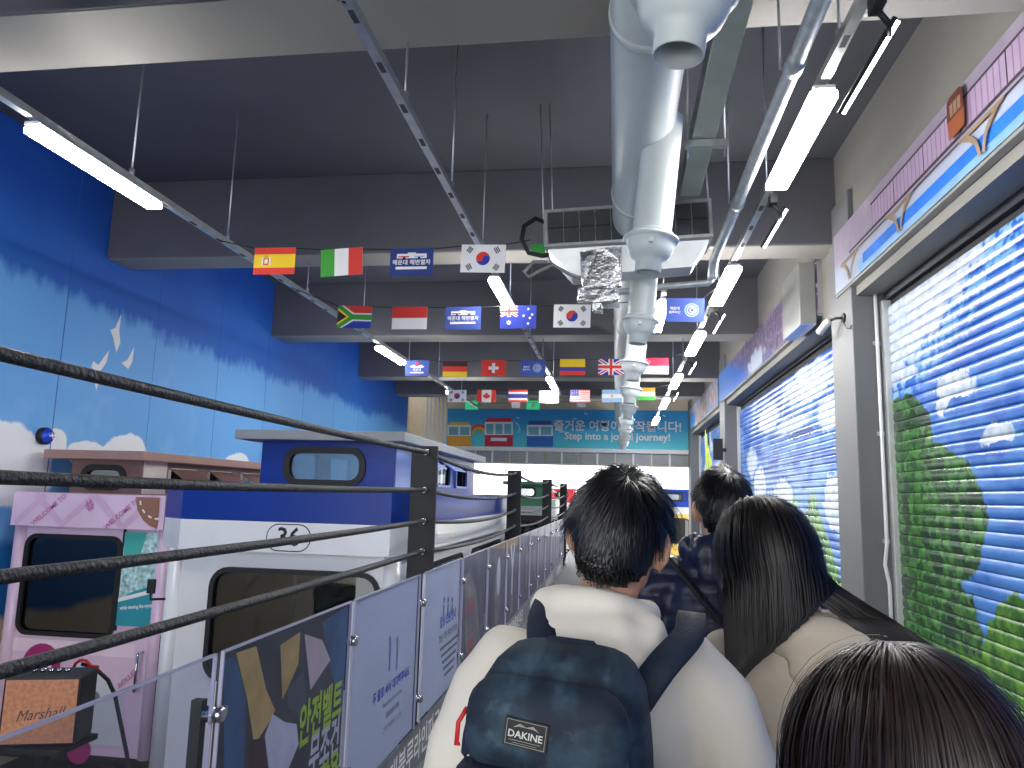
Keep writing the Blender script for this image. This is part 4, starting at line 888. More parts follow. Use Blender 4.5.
    for sx in (bodyx0+0.3, bodyx1-0.3):
        for sy in (yb0+0.5, yb1-0.5): b = NB(); tube(b, [(sx-0.05, sy, -0.44), (sx+0.05, sy, -0.44)], 0.175, 20); obj('wheel', b, POSTM, t)
    return t
BLP = mat('capsule_blue', (9, 50, 142), 0.3, var=0.05, spec=0.3); WHP = mat('capsule_white', (226, 228, 232), 0.3, var=0.03, coat=0.3); LBP = mat('capsule_pale_blue', (120, 140, 200), 0.3); ROF = mat('capsule_roof_grey', (134, 138, 144), 0.4)
t36 = capsule('blue and white capsule with number 36 badge behind the railing', -3.08, -1.53, 5.0, 10.2, None, dict(body=WHP, low=WHP, up=BLP, cab=BLP, cabside=LBP, flap=LBP, roof=ROF, glass=GLASS, lining=WHITE), None, (-2.78, -1.69), (5.55, 8.8), 2.055, (-2.24, 1.22, 0.36, 1.10, 0.12), flare=(0.25, 0.10))
p = Print((-2.26, 4.998, 1.345), (1, 0, 0), (0, 0, 1), (0, -1, 0), 0.002, 0.0012)
P_o, P_i = rrect(0.33, 0.19, 0.09), rrect(0.315, 0.175, 0.083); p.poly(P_o, INKK); p.poly(P_i, WHP); p.text('36', 0, 0, 0.175, INKK, 'CENTER', .02)
p.build('number_badge', t36)
b = NB(); tube(b, [(-3.18, 5.08, 0.88), (-3.27, 5.02, 0.88), (-3.27, 5.02, 0.93)], 0.009, 8); box(b, (-3.295, 5.0, 0.92), (-3.245, 5.04, 1.02), bev=0.008); obj('side_mirror', b, POSTM, t36)
# pink capsule
PKP = mat('capsule_pink', (226, 196, 222), 0.3, var=0.06, vs=3, coat=0.3); BRP = mat('cab_brown', (118, 90, 88), 0.45, var=0.08); BRR = mat('roof_brown', (158, 124, 116), 0.45); PKG = mat('pale_grey_side', (206, 200, 196), 0.5)
tp = capsule('pink capsule with brown roof cab beside the painted sky wall', -4.83, -3.50, 5.45, 8.6, None, dict(body=PKP, low=PKP, up=PKP, cab=BRP, cabside=PKG, flap=BRP, roof=BRR, glass=DKGLASS), None, (-4.74, -4.07), (5.95, 8.5), 1.89, (-4.32, 0.82, 0.50, 1.25, 0.08), flare=(0.06, 0.02), zt=1.60, zs=1.47, zb=1.335)
PKD = mat('print_magenta', (196, 120, 168), 0.5); PKL = mat('print_pale_pink', (214, 176, 210), 0.5); MAG = mat('print_plum', (164, 40, 108), 0.5); TEAL = mat('print_teal', (40, 150, 168), 0.5); LEAF = mat('print_leaf', (176, 214, 220), 0.5, var=0.55, vs=26); TGR = mat('print_teal_green', (70, 176, 168), 0.5); COOK = mat('print_cookie', (150, 104, 84), 0.5)
p = Print((-4.165, 5.448, 1.467), (1, 0, 0), (0, 0, 1), (0, -1, 0), 0.002, 0.0012)
for x in (-0.5, -0.08, 0.45): p.line(x-0.13, -0.12, x+0.12, 0.12, 0.05, PKL)
for x in (-0.36, 0.16): p.line(x+0.16, -0.12, x-0.1, 0.12, 0.05, PKL)
p.text('WELCOME TO', -0.33, 0.0, 0.055, PKD, 'CENTER', .02, 0.72); p.text('WELCOME TO', 0.31, -0.01, 0.055, PKD, 'CENTER', .02, 0.72); p.text('#', 0.02, 0.05, 0.11, PKD, 'CENTER', .03, 0.6)
p.disc(0.62, 0.12, 0.2, COOK, 16, 180, 270)
p.poly([(0.62, 0.12), (0.42, 0.12), (0.44, 0.02), (0.5, -0.06), (0.56, -0.1), (0.62, -0.12)], COOK)
for a in (190, 215, 240, 262): p.line(0.62+0.165*math.cos(math.radians(a)), 0.12+0.165*math.sin(math.radians(a)), 0.62+0.165*math.cos(math.radians(a+12)), 0.12+0.165*math.sin(math.radians(a+12)), 0.014, INKW, True)
p.build('fascia_print', tp)
p = Print((-3.70, 5.53, 0.95), (1, 0, 0), (0, 0, 1), (0, -1, 0), 0.004, 0.0012); p.sheet(0.37, 0.72, LEAF)
p.poly([(-0.18, 0.36), (0.02, 0.36), (-0.02, 0.2), (-0.1, 0.1), (-0.16, 0.14)], TGR); p.poly([(-0.18, -0.36), (0.18, -0.36), (0.18, -0.08), (0.06, -0.06), (-0.06, -0.10), (-0.18, -0.18)], TEAL); p.line(-0.18, -0.17, 0.18, -0.07, 0.03, INKW); p.text('while viewing the mystery', 0.0, -0.21, 0.042, INKW, 'CENTER', .02, 0.12, 0.68)
p.build('door_print', tp)
b = NB(); box(b, (-3.885, 5.525, 0.55), (-3.872, 5.545, 1.33)); obj('door_seam', b, BLACK, tp)
b = NB(); tube(b, [(-3.63, 5.54, 0.40), (-3.63, 5.48, 0.40), (-3.63, 5.48, 0.12), (-3.68, 5.54, 0.12)], 0.012, 8); obj('grab_handle', b, CHROME, tp)
p = Print((-4.2, 5.545, 0.2), (1, 0, 0), (0, 0, 1), (0, -1, 0), 0.002, 0.0012)
p.rect(-0.6, 0.15, 0.5, 0.25, mat('print_soft_pink', (240, 214, 232), 0.4)); p.disc(-0.29, 0.05, 0.17, MAG, 22); p.text('90', -0.29, 0.05, 0.19, INKW, 'CENTER', .03)
p.poly([(0.05, -0.5), (0.02, 0.1), (0.2, 0.05), (0.42, -0.1), (0.5, -0.5)], mat('print_pale_grey', (206, 208, 216), 0.4)); p.disc(0.20, -0.16, 0.05, mat('print_dot', (120, 124, 136), 0.4), 12)
p.disc(0.04, -0.42, 0.17, mat('print_outline', (70, 60, 60), 0.4), 20, ry=0.12); p.disc(0.04, -0.42, 0.15, mat('print_tan', (206, 176, 110), 0.4), 20, ry=0.10); p.line(-0.09, -0.43, 0.17, -0.40, 0.018, mat('print_outline', (70, 60, 60)))
p.disc(0.12, -0.55, 0.10, MAG, 14); p.text('ROLLER', 0.47, 0.0, 0.055, PKD, 'CENTER', .02, 0.75); p.build('body_print', tp)
b = NB(); box(b, (-3.42, 5.42, -0.5), (-3.35, 5.50, 0.55)); tag(obj('steel_upright', b, POSTM), 'black upright post between the pink and the blue capsule', 'post')
# far capsules
GNP = mat('capsule_green', (52, 132, 92), 0.35); RDP = mat('capsule_red', (196, 42, 58), 0.35); YLP = mat('capsule_yellow', (226, 190, 96), 0.4); CGR = mat('capsule_grey', (186, 190, 190), 0.4)
def cap2(lab, x0, x1, y0, y1, up, low): return capsule(lab, x0, x1, y0, y1, None, dict(body=low, low=CGR, up=up, cab=up, cabside=up, flap=up, roof=up, glass=DKGLASS), None, (x0+0.25, x1-0.12), (y0+0.5, y1-0.3), 1.93, ((x0+x1)/2, (x1-x0)*0.7, 0.36, 1.10, 0.12), flare=(0.1, 0.08), zt=1.60)
cap2('green capsule farther along the track behind the railing posts', -2.72, -1.56, 16.9, 19.9, GNP, mat('capsule_dark', (58, 44, 40), 0.4))
cap2('red capsule outside at the far opening, beyond the green one', -2.9, -1.6, 30.0, 32.5, RDP, CGR)
cap2('small blue and yellow capsule outside at the far right', 1.0, 2.45, 23.6, 26, BLP, YLP)

# ------------------------------------------------------------------ loudspeaker on its stand
AMPX, AMPY, AMPZ = -2.62, 3.32, 0.50
t = thing('guitar_speaker', 'black loudspeaker with copper front lettered Marshall behind the clear panel', 'speaker', (AMPX, AMPY, AMPZ)); t.rotation_euler = (0, 0, 0.30)
b = NB(); box(b, (-0.165, -0.10, 0.0), (0.165, 0.10, 0.30), bev=0.012); obj('cabinet', b, BLACK, t, local=True)
p = Print((0, -0.103, 0.15), (1, 0, 0), (0, 0, 1), (0, -1, 0), 0.006, 0.0012); p.sheet(0.305, 0.275, mat('copper_grille', (206, 140, 104), 0.5, 0.15, var=0.2, vs=60, bump=0.4, bs=220)); p.text('Marshall', 0.0, -0.012, 0.066, DKL, 'CENTER', 0.0, 0.10, 0.9, 0.45); p.build('front_grille', t, local=True)
for k in range(5): b = NB(); tube(b, [(-0.08+k*0.035, 0, 0.30), (-0.08+k*0.035, 0, 0.315)], 0.011, 10); obj('control_knob', b, CHROME, t, local=True)
t = thing('speaker_stand', 'black stand under the copper fronted loudspeaker', 'stand', (AMPX, AMPY, -0.62))
b = NB(); box(b, (AMPX-0.17, AMPY-0.13, 0.475), (AMPX+0.17, AMPY+0.13, 0.499)); obj('stand_top', b, POSTM, t)
b = NB(); tube(b, [(AMPX, AMPY, -0.60), (AMPX, AMPY, 0.475)], 0.03, 12); obj('stand_pole', b, POSTM, t)
b = NB(); tube(b, [(AMPX, AMPY, -0.62), (AMPX, AMPY, -0.59)], 0.22, 24); obj('stand_base', b, POSTM, t)
t = thing('microphone_cable', 'black cable with a red tie ring behind the loudspeaker', 'cable', on(92, 668, 'Y', 3.6))
C0 = [on(x, y, 'Y', 3.6) for x, y in ((82, 664), (95, 668), (108, 680), (115, 695), (120, 720), (127, 755), (132, 800), (134, 860), (136, 930))]; C0.append(V((C0[-1].x, 3.6, -0.6)))
b = NB(); tube(b, C0, 0.010, 8); obj('cord', b, BLACK, t, smooth=True)
b = NB(); c0 = on(82, 670, 'Y', 3.59); tube(b, [c0+V((0.05*math.cos(a/10*2*math.pi), 0, 0.05*math.sin(a/10*2*math.pi))) for a in range(11)], 0.008, 6); c1 = on(92, 668, 'Y', 3.58); box(b, c1+V((-0.03, 0, -0.012)), c1+V((0.03, 0.012, 0.012))); obj('red_tie', b, mat('red_tie', (196, 24, 40), 0.4), t)

# ================================================================== PEOPLE
def remesh(bm, voxel, smooth=4, fac=0.5):
    me = bpy.data.meshes.new('tmp'); bmesh.ops.recalc_face_normals(bm, faces=bm.faces); bm.to_mesh(me); bm.free()
    o = bpy.data.objects.new('tmp', me); COL.objects.link(o)
    r = o.modifiers.new('r', 'REMESH'); r.mode = 'VOXEL'; r.voxel_size = voxel; r.use_smooth_shade = True
    if smooth: s_ = o.modifiers.new('s', 'SMOOTH'); s_.factor = fac; s_.iterations = smooth
    dg = bpy.context.evaluated_depsgraph_get(); out = bpy.data.meshes.new_from_object(o.evaluated_get(dg))
    bpy.data.objects.remove(o); bpy.data.meshes.remove(me)
    for p_ in out.polygons: p_.use_smooth = True
    return out
def wrinkle(me, fn):
    me.update(); nn = [v.normal.copy() for v in me.vertices]
    for v, n in zip(me.vertices, nn): v.co += n*fn(v.co)
    me.update(); return me
SKIN = mat('skin', (214, 168, 142), 0.5, var=0.05, vs=9); SKIN2 = mat('skin_warm', (202, 152, 124), 0.5, var=0.05, vs=9)
HAIRK = mat('hair_black', (20, 19, 21), 0.34, var=0.35, vs=40, spec=0.6); HAIRB = mat('hair_dark_brown', (44, 31, 27), 0.42, var=0.4, vs=40, spec=0.6); HAIRW = mat('hair_brown_black', (22, 17, 17), 0.42, var=0.35, vs=40, spec=0.4)
HC, HR = V((0, -0.004, 1.632)), V((0.080, 0.103, 0.122))      # skull ellipsoid of a 1.75 m figure
def head_matrix(yaw, roll, pitch, off): 
    b_ = V((0, 0, 1.50)); return Matrix.Translation(V(off)+b_) @ Matrix.Rotation(yaw, 4, 'Z') @ Matrix.Rotation(roll, 4, 'Y') @ Matrix.Rotation(pitch, 4, 'X') @ Matrix.Translation(-b_)
ARM = {s: [V((s*0.160, -0.005, 1.395)), V((s*0.210, -0.01, 1.33)), V((s*0.255, -0.03, 1.13)), V((s*0.25, 0.06, 0.90))] for s in (-1, 1)}
LEG = {s: [V((s*0.085, 0, 0.93)), V((s*0.095, 0.01, 0.50)), V((s*0.10, -0.02, 0.09))] for s in (-1, 1)}
TORSO = [(0, 0, 0.84, .15, .11), (0, 0, 0.95, .168, .118), (0, 0, 1.08, .152, .106), (0, 0, 1.22, .166, .114), (0, -.004, 1.31, .180, .116), (0, -.008, 1.375, .165, .098), (0, -.01, 1.42, .115, .074), (0, -.008, 1.46, .064, .06)]
def person(label, loc, rz, scale, skin, MH, top, pants, shoes, female=False):
    t = thing('person', label, 'person', loc); t.rotation_euler = (0, 0, rz); t.scale = (scale,)*3
    b = NB()
    loft(b, TORSO); tube(b, [(0, -0.012, 1.40), (0, -0.008, 1.47), MH @ V((0, -0.012, 1.56))], [0.066, 0.056, 0.057], 14)
    hb = NB()
    loft(hb, [(0, .070, 1.508, .022, .022), (0, .058, 1.520, .040, .042), (0, .036, 1.548, .056, .070), (0, .014, 1.585, .066, .088), (0, 0, 1.63, .0745, .097), (0, -.006, 1.68, .0755, .099), (0, -.008, 1.715, .066, .086), (0, -.008, 1.738, .045, .06), (0, -.008, 1.748, .02, .028)])
    tube(hb, [(0, .092, 1.642), (0, .108, 1.612), (0, .104, 1.598)], [.008, .013, .012], 8)                       # nose
    for s in (-1, 1):
        ball(hb, (s*.031, .080, 1.664), (.026, .014, .008))                                                        # brow
        ball(hb, (s*.012, .100, 1.600), (.008, .009, .007)); ball(hb, (s*.045, .062, 1.605), (.022, .022, .018))    # nostril, cheek
        ball(hb, (s*.089, -.010, 1.622), (.012, .024, .036), Matrix.Rotation(s*0.45, 3, 'Z') @ Matrix.Rotation(0.2, 3, 'X')); ball(hb, (s*.084, .0, 1.592), (.009, .011, .013))
    ball(hb, (0, .094, 1.568), (.024, .012, .006)); ball(hb, (0, .092, 1.557), (.020, .012, .007)); ball(hb, (0, .080, 1.528), (.018, .016, .014))
    bmesh.ops.transform(hb, matrix=MH, verts=hb.verts); tm = bpy.data.meshes.new('h'); hb.to_mesh(tm); hb.free(); b.from_mesh(tm); bpy.data.meshes.remove(tm)
    for s in (-1, 1):
        a = ARM[s]; tube(b, a, [.062, .055, .043, .029], 12); ball(b, a[1], .058); ball(b, a[2], .042)
        w_ = a[3]; d = (a[3]-a[2]).normalized(); side = V((s*-0.25, 0.97, 0.1)).normalized(); side = (side-d*side.dot(d)).normalized(); pn = d.cross(side).normalized()*s
        tube(b, [w_, w_+d*0.03, w_+d*0.06, w_+d*0.095], [.028, .034, .040, .038], 12, flat=0.75)
        for k in range(4):
            r0 = w_+d*0.085+side*(0.030-0.020*k); L = (0.072, 0.082, 0.076, 0.060)[k]; cu = pn*(-0.012)
            tube(b, [r0, r0+d*L*0.4, r0+d*L*0.72+cu, r0+d*L*0.95+cu*2.6], [.0105, .0098, .009, .0075], 8)
        tube(b, [w_+d*0.03+side*0.028, w_+d*0.055+side*0.052, w_+d*0.085+side*0.060], [.014, .012, .009], 8)
        l = LEG[s]; tube(b, l, [.088, .058, .042], 14); ball(b, l[1], .06)
        tube(b, [l[2]+V((0, -.03, -.03)), l[2]+V((0, .06, -.05)), l[2]+V((s*.01, .17, -.065))], [.04, .042, .028], 10)
    obj('body', remesh(b, 0.0075, 3), skin, t, True, True)
    for s in (-1, 1):
        b = NB(); ball(b, MH @ V((s*.031, .083, 1.640)), .0135, seg=12); e = obj('eye', b, WHITE, t, True, True)
        b = NB(); ball(b, MH @ V((s*.031, .0935, 1.640)), (.0062, .0045, .0062), seg=10); obj('iris', b, INKK, e, True, True)
    # trousers and shoes
    b = NB(); loft(b, [(0, 0, 0.80, .165, .12), (0, 0, 0.90, .182, .132), (0, 0, 0.97, .178, .128), (0, 0, 1.02, .168, .120)])
    for s in (-1, 1): l = LEG[s]; tube(b, [l[0]+V((0, 0, .02)), l[0].lerp(l[1], .5), l[1], l[2]+V((0, 0, .01))], [.105, .09, .078, .068], 14)
    obj('trousers', wrinkle(remesh(b, 0.011, 3), lambda c: 0.006*mnoise.noise(V((c.x*9, c.y*9, c.z*14)))), pants, t, True, True)
    for s in (-1, 1):
        l = LEG[s]; b = NB(); tube(b, [l[2]+V((0, -.055, -.05)), l[2]+V((0, 0, -.04)), l[2]+V((s*.006, .09, -.052)), l[2]+V((s*.012, .19, -.064))], [.036, .050, .047, .024], 12); box(b, l[2]+V((-.045, -.085, -.088)), l[2]+V((.05, .20, -.066)), bev=.008)
        obj('shoe', remesh(b, 0.009, 2), shoes, t, True, True)
    return t
def hairline(d):          # d: unit direction on the skull; True where hair grows
    y, z = d.y, d.z
    lim = -0.66+0.50*max(0, min(1, (y+0.75)/0.75)) if y < 0 else -0.16+0.72*min(1, y/0.8)
    if abs(d.x) > 0.72 and z < 0.16 and y > -0.42: return False
    return z > lim
def hair(parent, MH, m, N, seed, length, flow, steps=6, wid=0.004, lift=(0.02, 0.10), grow=0.0, keep=hairline, fall=None, capk=1.03, name='hair', sidek=None):
    rnd = random.Random(seed); b = NB()
    # scalp cap
    cap_ = bmesh.ops.create_uvsphere(b, u_segments=40, v_segments=28, radius=1.0)
    kill = []
    for f in b.faces:
        c = f.calc_center_median().normalized()
        if not keep(c): kill.append(f)
    bmesh.ops.delete(b, geom=kill, context='FACES')
    for v in b.verts: d = v.co.normalized(); v.co = MH @ (HC+V((d.x*HR.x, d.y*HR.y, d.z*HR.z))*capk)
    for f in b.faces: f.smooth = True
    made = 0
    while made < N:
        d = V((rnd.gauss(0, 1), rnd.gauss(0, 1), rnd.gauss(0, 1))).normalized()
        if not keep(d): continue
        made += 1
        lf = rnd.uniform(*lift)*(1.0 if sidek is None else 1-sidek*min(1, max(0, (abs(d.x)-0.5)/0.3))*(1 if d.z < 0.35 else 0.3)); L = length(d, rnd); pos = HC+V((d.x*HR.x, d.y*HR.y, d.z*HR.z))*1.01; jit = V((rnd.gauss(0, 1), rnd.gauss(0, 1), rnd.gauss(0, 1)))+mnoise.noise_vector(d*3.2+V((seed, 0, 0)))*2.6
        pts = []; nor = []
        for k in range(steps+1):
            q = pos-HC; q = V((q.x/HR.x, q.y/HR.y, q.z/HR.z)); r = q.length
            tgt = 1.02+lf*min(1, 0.35+k/steps*1.1)+grow*k/steps
            if r < tgt: q = q*(tgt/max(r, 1e-6)); pos = HC+V((q.x*HR.x, q.y*HR.y, q.z*HR.z))
            n_ = V((q.x/HR.x, q.y/HR.y, q.z/HR.z)).normalized()
            wp = MH @ pos
            if fall: wp, n_ = fall(wp, n_, k/steps, d)
            pts.append(wp); nor.append(n_)
            pos = pos+(flow(d, q, k/steps, jit))*(L/steps)
        w_ = wid*rnd.uniform(0.6, 1.3); prev = None
        for k in range(steps+1):
            tdir = (pts[min(k+1, steps)]-pts[max(k-1, 0)]); side = tdir.cross(nor[k])
            if side.length < 1e-9: side = V((1, 0, 0))
            side = side.normalized()*w_*(1.0 if k < steps*0.6 else max(0.12, 1-(k/steps-0.6)*2.1))
            a, c = b.verts.new(pts[k]-side), b.verts.new(pts[k]+side); mid = b.verts.new(pts[k]+nor[k]*w_*0.3)
            if prev:
                for q4 in ((prev[0], prev[2], mid, a), (prev[2], prev[1], c, mid)): f = b.faces.new(q4); f.smooth = True
            prev = (a, c, mid)
    return obj(name, b, m, parent, local=True, keepn=True)
def tangent(v, q):
    n_ = q.normalized(); return (v-n_*v.dot(n_))

# --- man in cream hoodie with backpack -----------------------------------------------------------
MH1 = head_matrix(-0.22, 0.13, 0.02, (0.022, 0.0, 0.0))
PM = V((-0.030, 1.47, 0)); man = person('man in cream hoodie with dark hair wearing a blue backpack, seen from behind', PM, 0.0, 0.985, SKIN2, MH1, None, mat('jeans_dark', (50, 54, 66), 0.8, var=0.15, vs=30), mat('shoe_white', (210, 210, 208), 0.6))
CREAM = mat('hoodie_cream', (238, 230, 215), 0.85, var=0.03, vs=5, bump=0.08, bs=220)
b = NB()
loft(b, [(0, 0, 0.90, .185, .140), (0, 0, 0.98, .19, .142), (0, 0, 1.10, .185, .138), (0, -.004, 1.24, .19, .138), (0, -.008, 1.32, .198, .132), (0, -.01, 1.38, .188, .116), (0, -.012, 1.425, .14, .094), (0, -.012, 1.465, .085, .076)], 24)
for s in (-1, 1):
    a = ARM[s]; tube(b, [V((s*.11, -.008, 1.385)), a[0]+V((0, 0, -.004)), a[1]+V((s*.003, 0, 0)), a[1].lerp(a[2], .5)+V((s*.012, 0, 0)), a[2]+V((s*.012, 0, 0)), a[3]+V((0, -.01, .02))], [.066, .080, .080, .078, .072, .052], 16)
me = wrinkle(remesh(b, 0.011, 9), lambda c: 0.010*mnoise.noise(V((c.x*7+c.z*2, c.y*7, c.z*5)))+0.004*mnoise.noise(V((c.x*22+c.z*10, c.y*14, c.z*9))))
obj('hoodie', me, CREAM, man, True, True)
# hood lying on the back: a thick soft ring round the neck and the folded pouch behind
b = NB()
for k in range(25):
    a = math.radians(-62+k*304/24.0); r_ = 0.040+0.012*math.cos(a+math.pi/2)
    c = V((0.092*math.cos(a-math.pi/2+math.pi*0+0.0), 0.012+0.088*math.sin(a-math.pi/2), 1.482+0.012*math.sin(a-math.pi/2)*-1))
    if c.y > 0.082: continue
    ball(b, c, (r_, r_, r_*1.15), seg=10)
for x, y, z, rx, ry, rz in ((0.0, -0.100, 1.45, .125, .050, .055), (0.0, -0.130, 1.415, .105, .045, .055), (0.015, -0.155, 1.375, .078, .036, .05), (0.03, -0.165, 1.345, .040, .026, .035), (-.075, -.075, 1.465, .05, .045, .04), (.08, -.075, 1.465, .05, .045, .04)): ball(b, (x, y, z), (rx, ry, rz))
me = wrinkle(remesh(b, 0.008, 8), lambda c: 0.005*mnoise.noise(V((c.x*12, c.y*12, c.z*16)))+0.0035*math.sin(c.x*38+c.z*30+4*mnoise.noise(c*9)))
obj('hood', me, CREAM, man, True, True)
crown = V((0.1, -0.35, 0.93)).normalized()
def flow_short(d, q, k, jit):
    rad = tangent(d-crown*d.dot(crown)*1.0, q); base = rad.normalized() if rad.length > 0.05 else V((0, 1, 0))
    sw = q.normalized().cross(crown)*0.35
    return (base+tangent(V((0.25, 0.1, -0.45)), q)*0.6+sw+jit*0.10).normalized()
hair(man, MH1, HAIRK, 8000, 3, lambda d, r: (0.085 if d.z > 0.45 else 0.035 if (abs(d.x) > 0.6 and d.z < 0.42) else 0.045 if d.z > -0.05 else 0.020)*r.uniform(.7, 1.25), flow_short, 6, 0.0015, (0.05, 0.21), capk=1.07, sidek=0.75)
# backpack (a thing of its own, on his back)
PK = V((PM.x-0.055, PM.y-0.235, 1.24)); PK.z = 1.205; pack = thing('backpack', 'dark blue camouflage backpack with black DAKINE patch on the hoodie man', 'backpack', PK); pack.rotation_euler = (0.05, 0.05, -0.14)
def camo(u, v, noi, mix, blob):
    n1 = noi(17, 5); n2 = noi(38, 5)
    c = mix((20, 34, 50), (44, 66, 82), n1.step(0.42, 0.6)); return mix(c, (76, 98, 108), (n1*0.5+n2*0.5).step(0.54, 0.66)*0.7)
CAMO = mural('pack_camouflage', camo, 0.75, ax=0); NAVF = mat('pack_navy_trim', (24, 38, 58), 0.7, var=0.15, vs=40, bump=0.3, bs=300)
def soft(bm, a, b_, rnd_, puff=0.0, taper=0.0):
    """rounded cushion between two corners; taper narrows the top"""
    a, b_ = V(a), V(b_); s_ = (b_-a)/2; c = (a+b_)/2; g = bmesh.ops.create_cube(bm, size=2.0)
    sub = bmesh.ops.subdivide_edges(bm, edges=list(set(e for v in g['verts'] for e in v.link_edges)), cuts=9, use_grid_fill=True)
    vs = list(bm.verts); r_ = rnd_
    for v in vs:
        p_ = V((v.co.x*s_.x, v.co.y*s_.y, v.co.z*s_.z)); core = V([max(-(s_[i]-min(r_, s_[i])), min(s_[i]-min(r_, s_[i]), p_[i])) for i in range(3)])
        dd = p_-core
        if dd.length > 1e-6: p_ = core+V([dd[i]/dd.length*min(r_, s_[i]) for i in range(3)])
        u_, w_ = p_.x/s_.x, p_.z/s_.z
        p_.y += math.copysign(puff*(1-u_*u_)*(1-w_*w_), p_.y)
        if w_ > 0: p_.x *= 1-taper*w_*w_; p_.z -= 0.22*taper*s_.z*u_*u_*w_
        v.co = p_+c
    for v in vs:
        for f in v.link_faces: f.smooth = True
b = NB(); soft(b, (-.142, -.085, -.24), (.142, .085, .243), .055, .012, .20); obj('main_compartment', b, CAMO, pack, local=True)
b = NB(); soft(b, (-.124, -.140, .088), (.116, -.075, .218), .036, .010, .14); obj('upper_pocket', b, CAMO, pack, local=True)
b = NB(); soft(b, (-.132, -.165, -.235), (.128, -.078, .082), .045, .012, .10); obj('lower_pocket', b, CAMO, pack, local=True)
def piping(x0, x1, y, z0, z1, r_, rad, name, lift=0.0, taper=0.0):
    w_, h_ = (x1-x0)/2, (z1-z0)/2; cx, cz = (x0+x1)/2, (z0+z1)/2; pts = []
    for k in range(33):
        a = math.radians(-8+196*k/32.0); e = 0.55; c_, s_ = math.cos(a), math.sin(a)
        pts.append(V((cx+w_*math.copysign(abs(c_)**e, c_)*(1-taper*max(0, s_)), y, cz-h_+2*h_*max(0, math.copysign(abs(s_)**e, s_)))))
    b = NB(); tube(b, pts, rad, 8); obj(name, b, NAVF, pack, smooth=True, local=True)
piping(-.121, .113, -.112, .10, .209, .03, .0075, 'zip_piping', taper=.16); piping(-.138, .138, -.045, -.2, .232, .03, .008, 'zip_piping', taper=.2); piping(-.130, .126, -.125, -.12, .074, .03, .008, 'zip_piping', taper=.1)
b = NB(); soft(b, (-.125, -.150, .078), (.120, -.10, .096), .010, 0, 0); obj('pocket_flap', b, NAVF, pack, local=True)
b = NB(); soft(b, (.125, -.06, -.22), (.160, .06, .06), .02, 0, 0); obj('side_pocket', b, NAVF, pack, local=True)
p = Print((-.022, -.1535, .155), V((0.80, 0, -0.05)), V((0.05, 0.05, 0.80)), V((0, -1, 0.06)).normalized(), 0.003, 0.0007); PB = mat('patch_black', (24, 24, 26), 0.6); PGY = mat('patch_grey', (150, 148, 142), 0.6)
p.sheet(.078, .046, PB)
for q in ((-.035, -.0205, .035, -.0195), (-.035, .0195, .035, .0205), (-.0355, -.0205, -.0345, .0205), (.0345, -.0205, .0355, .0205)): p.rect(*q, PGY, True)
p.k += 1; p.poly([(-.024, .008), (-.012, .016), (0, .012), (.012, .016), (.024, .008), (.012, .011), (-.012, .011)], PGY); p.rect(-.028, -.0125, .028, -.0115, PGY, True); p.rect(-.022, -.0165, .022, -.0158, PGY)
p.text('DAKINE', 0, -.002, .0165, mat('patch_white', (206, 206, 200), 0.6), 'CENTER', .02, 0, 1.05); p.build('logo_patch', pack, local=True)
REDP = mat('zip_pull_red', (206, 36, 44), 0.5)
for pts in ([(-.122, -.115, .165), (-.131, -.125, .145), (-.130, -.13, .115), (-.126, -.13, .118)], [(-.112, -.15, .066), (-.128, -.155, .060), (-.142, -.155, .042), (-.148, -.15, .01), (-.144, -.15, -.015)], [(-.095, -.165, .074), (-.110, -.172, .064), (-.128, -.172, .054)], [(-.095, -.062, .195), (-.108, -.066, .18), (-.112, -.066, .160)]):
    b = NB(); tube(b, pts, .0034, 6); obj('zip_pull', b, REDP, pack, smooth=True, local=True)
b = NB(); tube(b, [(-.05, .03, .222), (-.035, .03, .240), (.035, .03, .240), (.05, .03, .222)], .008, 8); obj('grab_loop', b, NAVF, pack, smooth=True, local=True)
for s in (-1, 1):
    L_ = [(s*.075+.03, .078, .15), (s*.10+.04, .092, .205), (s*.128+.05, .150, .245), (s*.130+.05, .235, .262), (s*.130+.05, .32, .205), (s*.135+.05, .372, .10), (s*.15+.05, .37, -.05), (s*.185+.04, .31, -.16), (s*.17+.02, .17, -.2), (s*.13, .08, -.2)]
    b = NB(); prev = None; P_ = [V(q) for q in L_]
    fine = []
    for i in range(len(P_)-1):
        for k in range(4):
            t_ = k/4; p0, p1, p2, p3 = P_[max(i-1, 0)], P_[i], P_[i+1], P_[min(i+2, len(P_)-1)]
            fine.append(0.5*((2*p1)+(p2-p0)*t_+(2*p0-5*p1+4*p2-p3)*t_*t_+(3*p1-p0-3*p2+p3)*t_**3))
    fine.append(P_[-1]); cen = V((0.05, .235, .05))
    for i, q in enumerate(fine):
        td = (fine[min(i+1, len(fine)-1)]-fine[max(i-1, 0)]).normalized(); out = V((0, q.y-cen.y, q.z-cen.z)); out = (out-td*out.dot(td)).normalized(); sd = td.cross(out).normalized()
        hw = .027 if i < 26 else .013
        ring = [b.verts.new(q+sd*hw*a_+out*c_) for a_, c_ in ((-1, 0.0), (-.9, .010), (.9, .010), (1, 0.0), (.9, -.004), (-.9, -.004))]
        if prev:
            for k in range(6): f = b.faces.new((prev[k], prev[(k+1) % 6], ring[(k+1) % 6], ring[k])); f.smooth = True
        prev = ring
    obj('shoulder_strap', b, NAVF, pack, local=True)

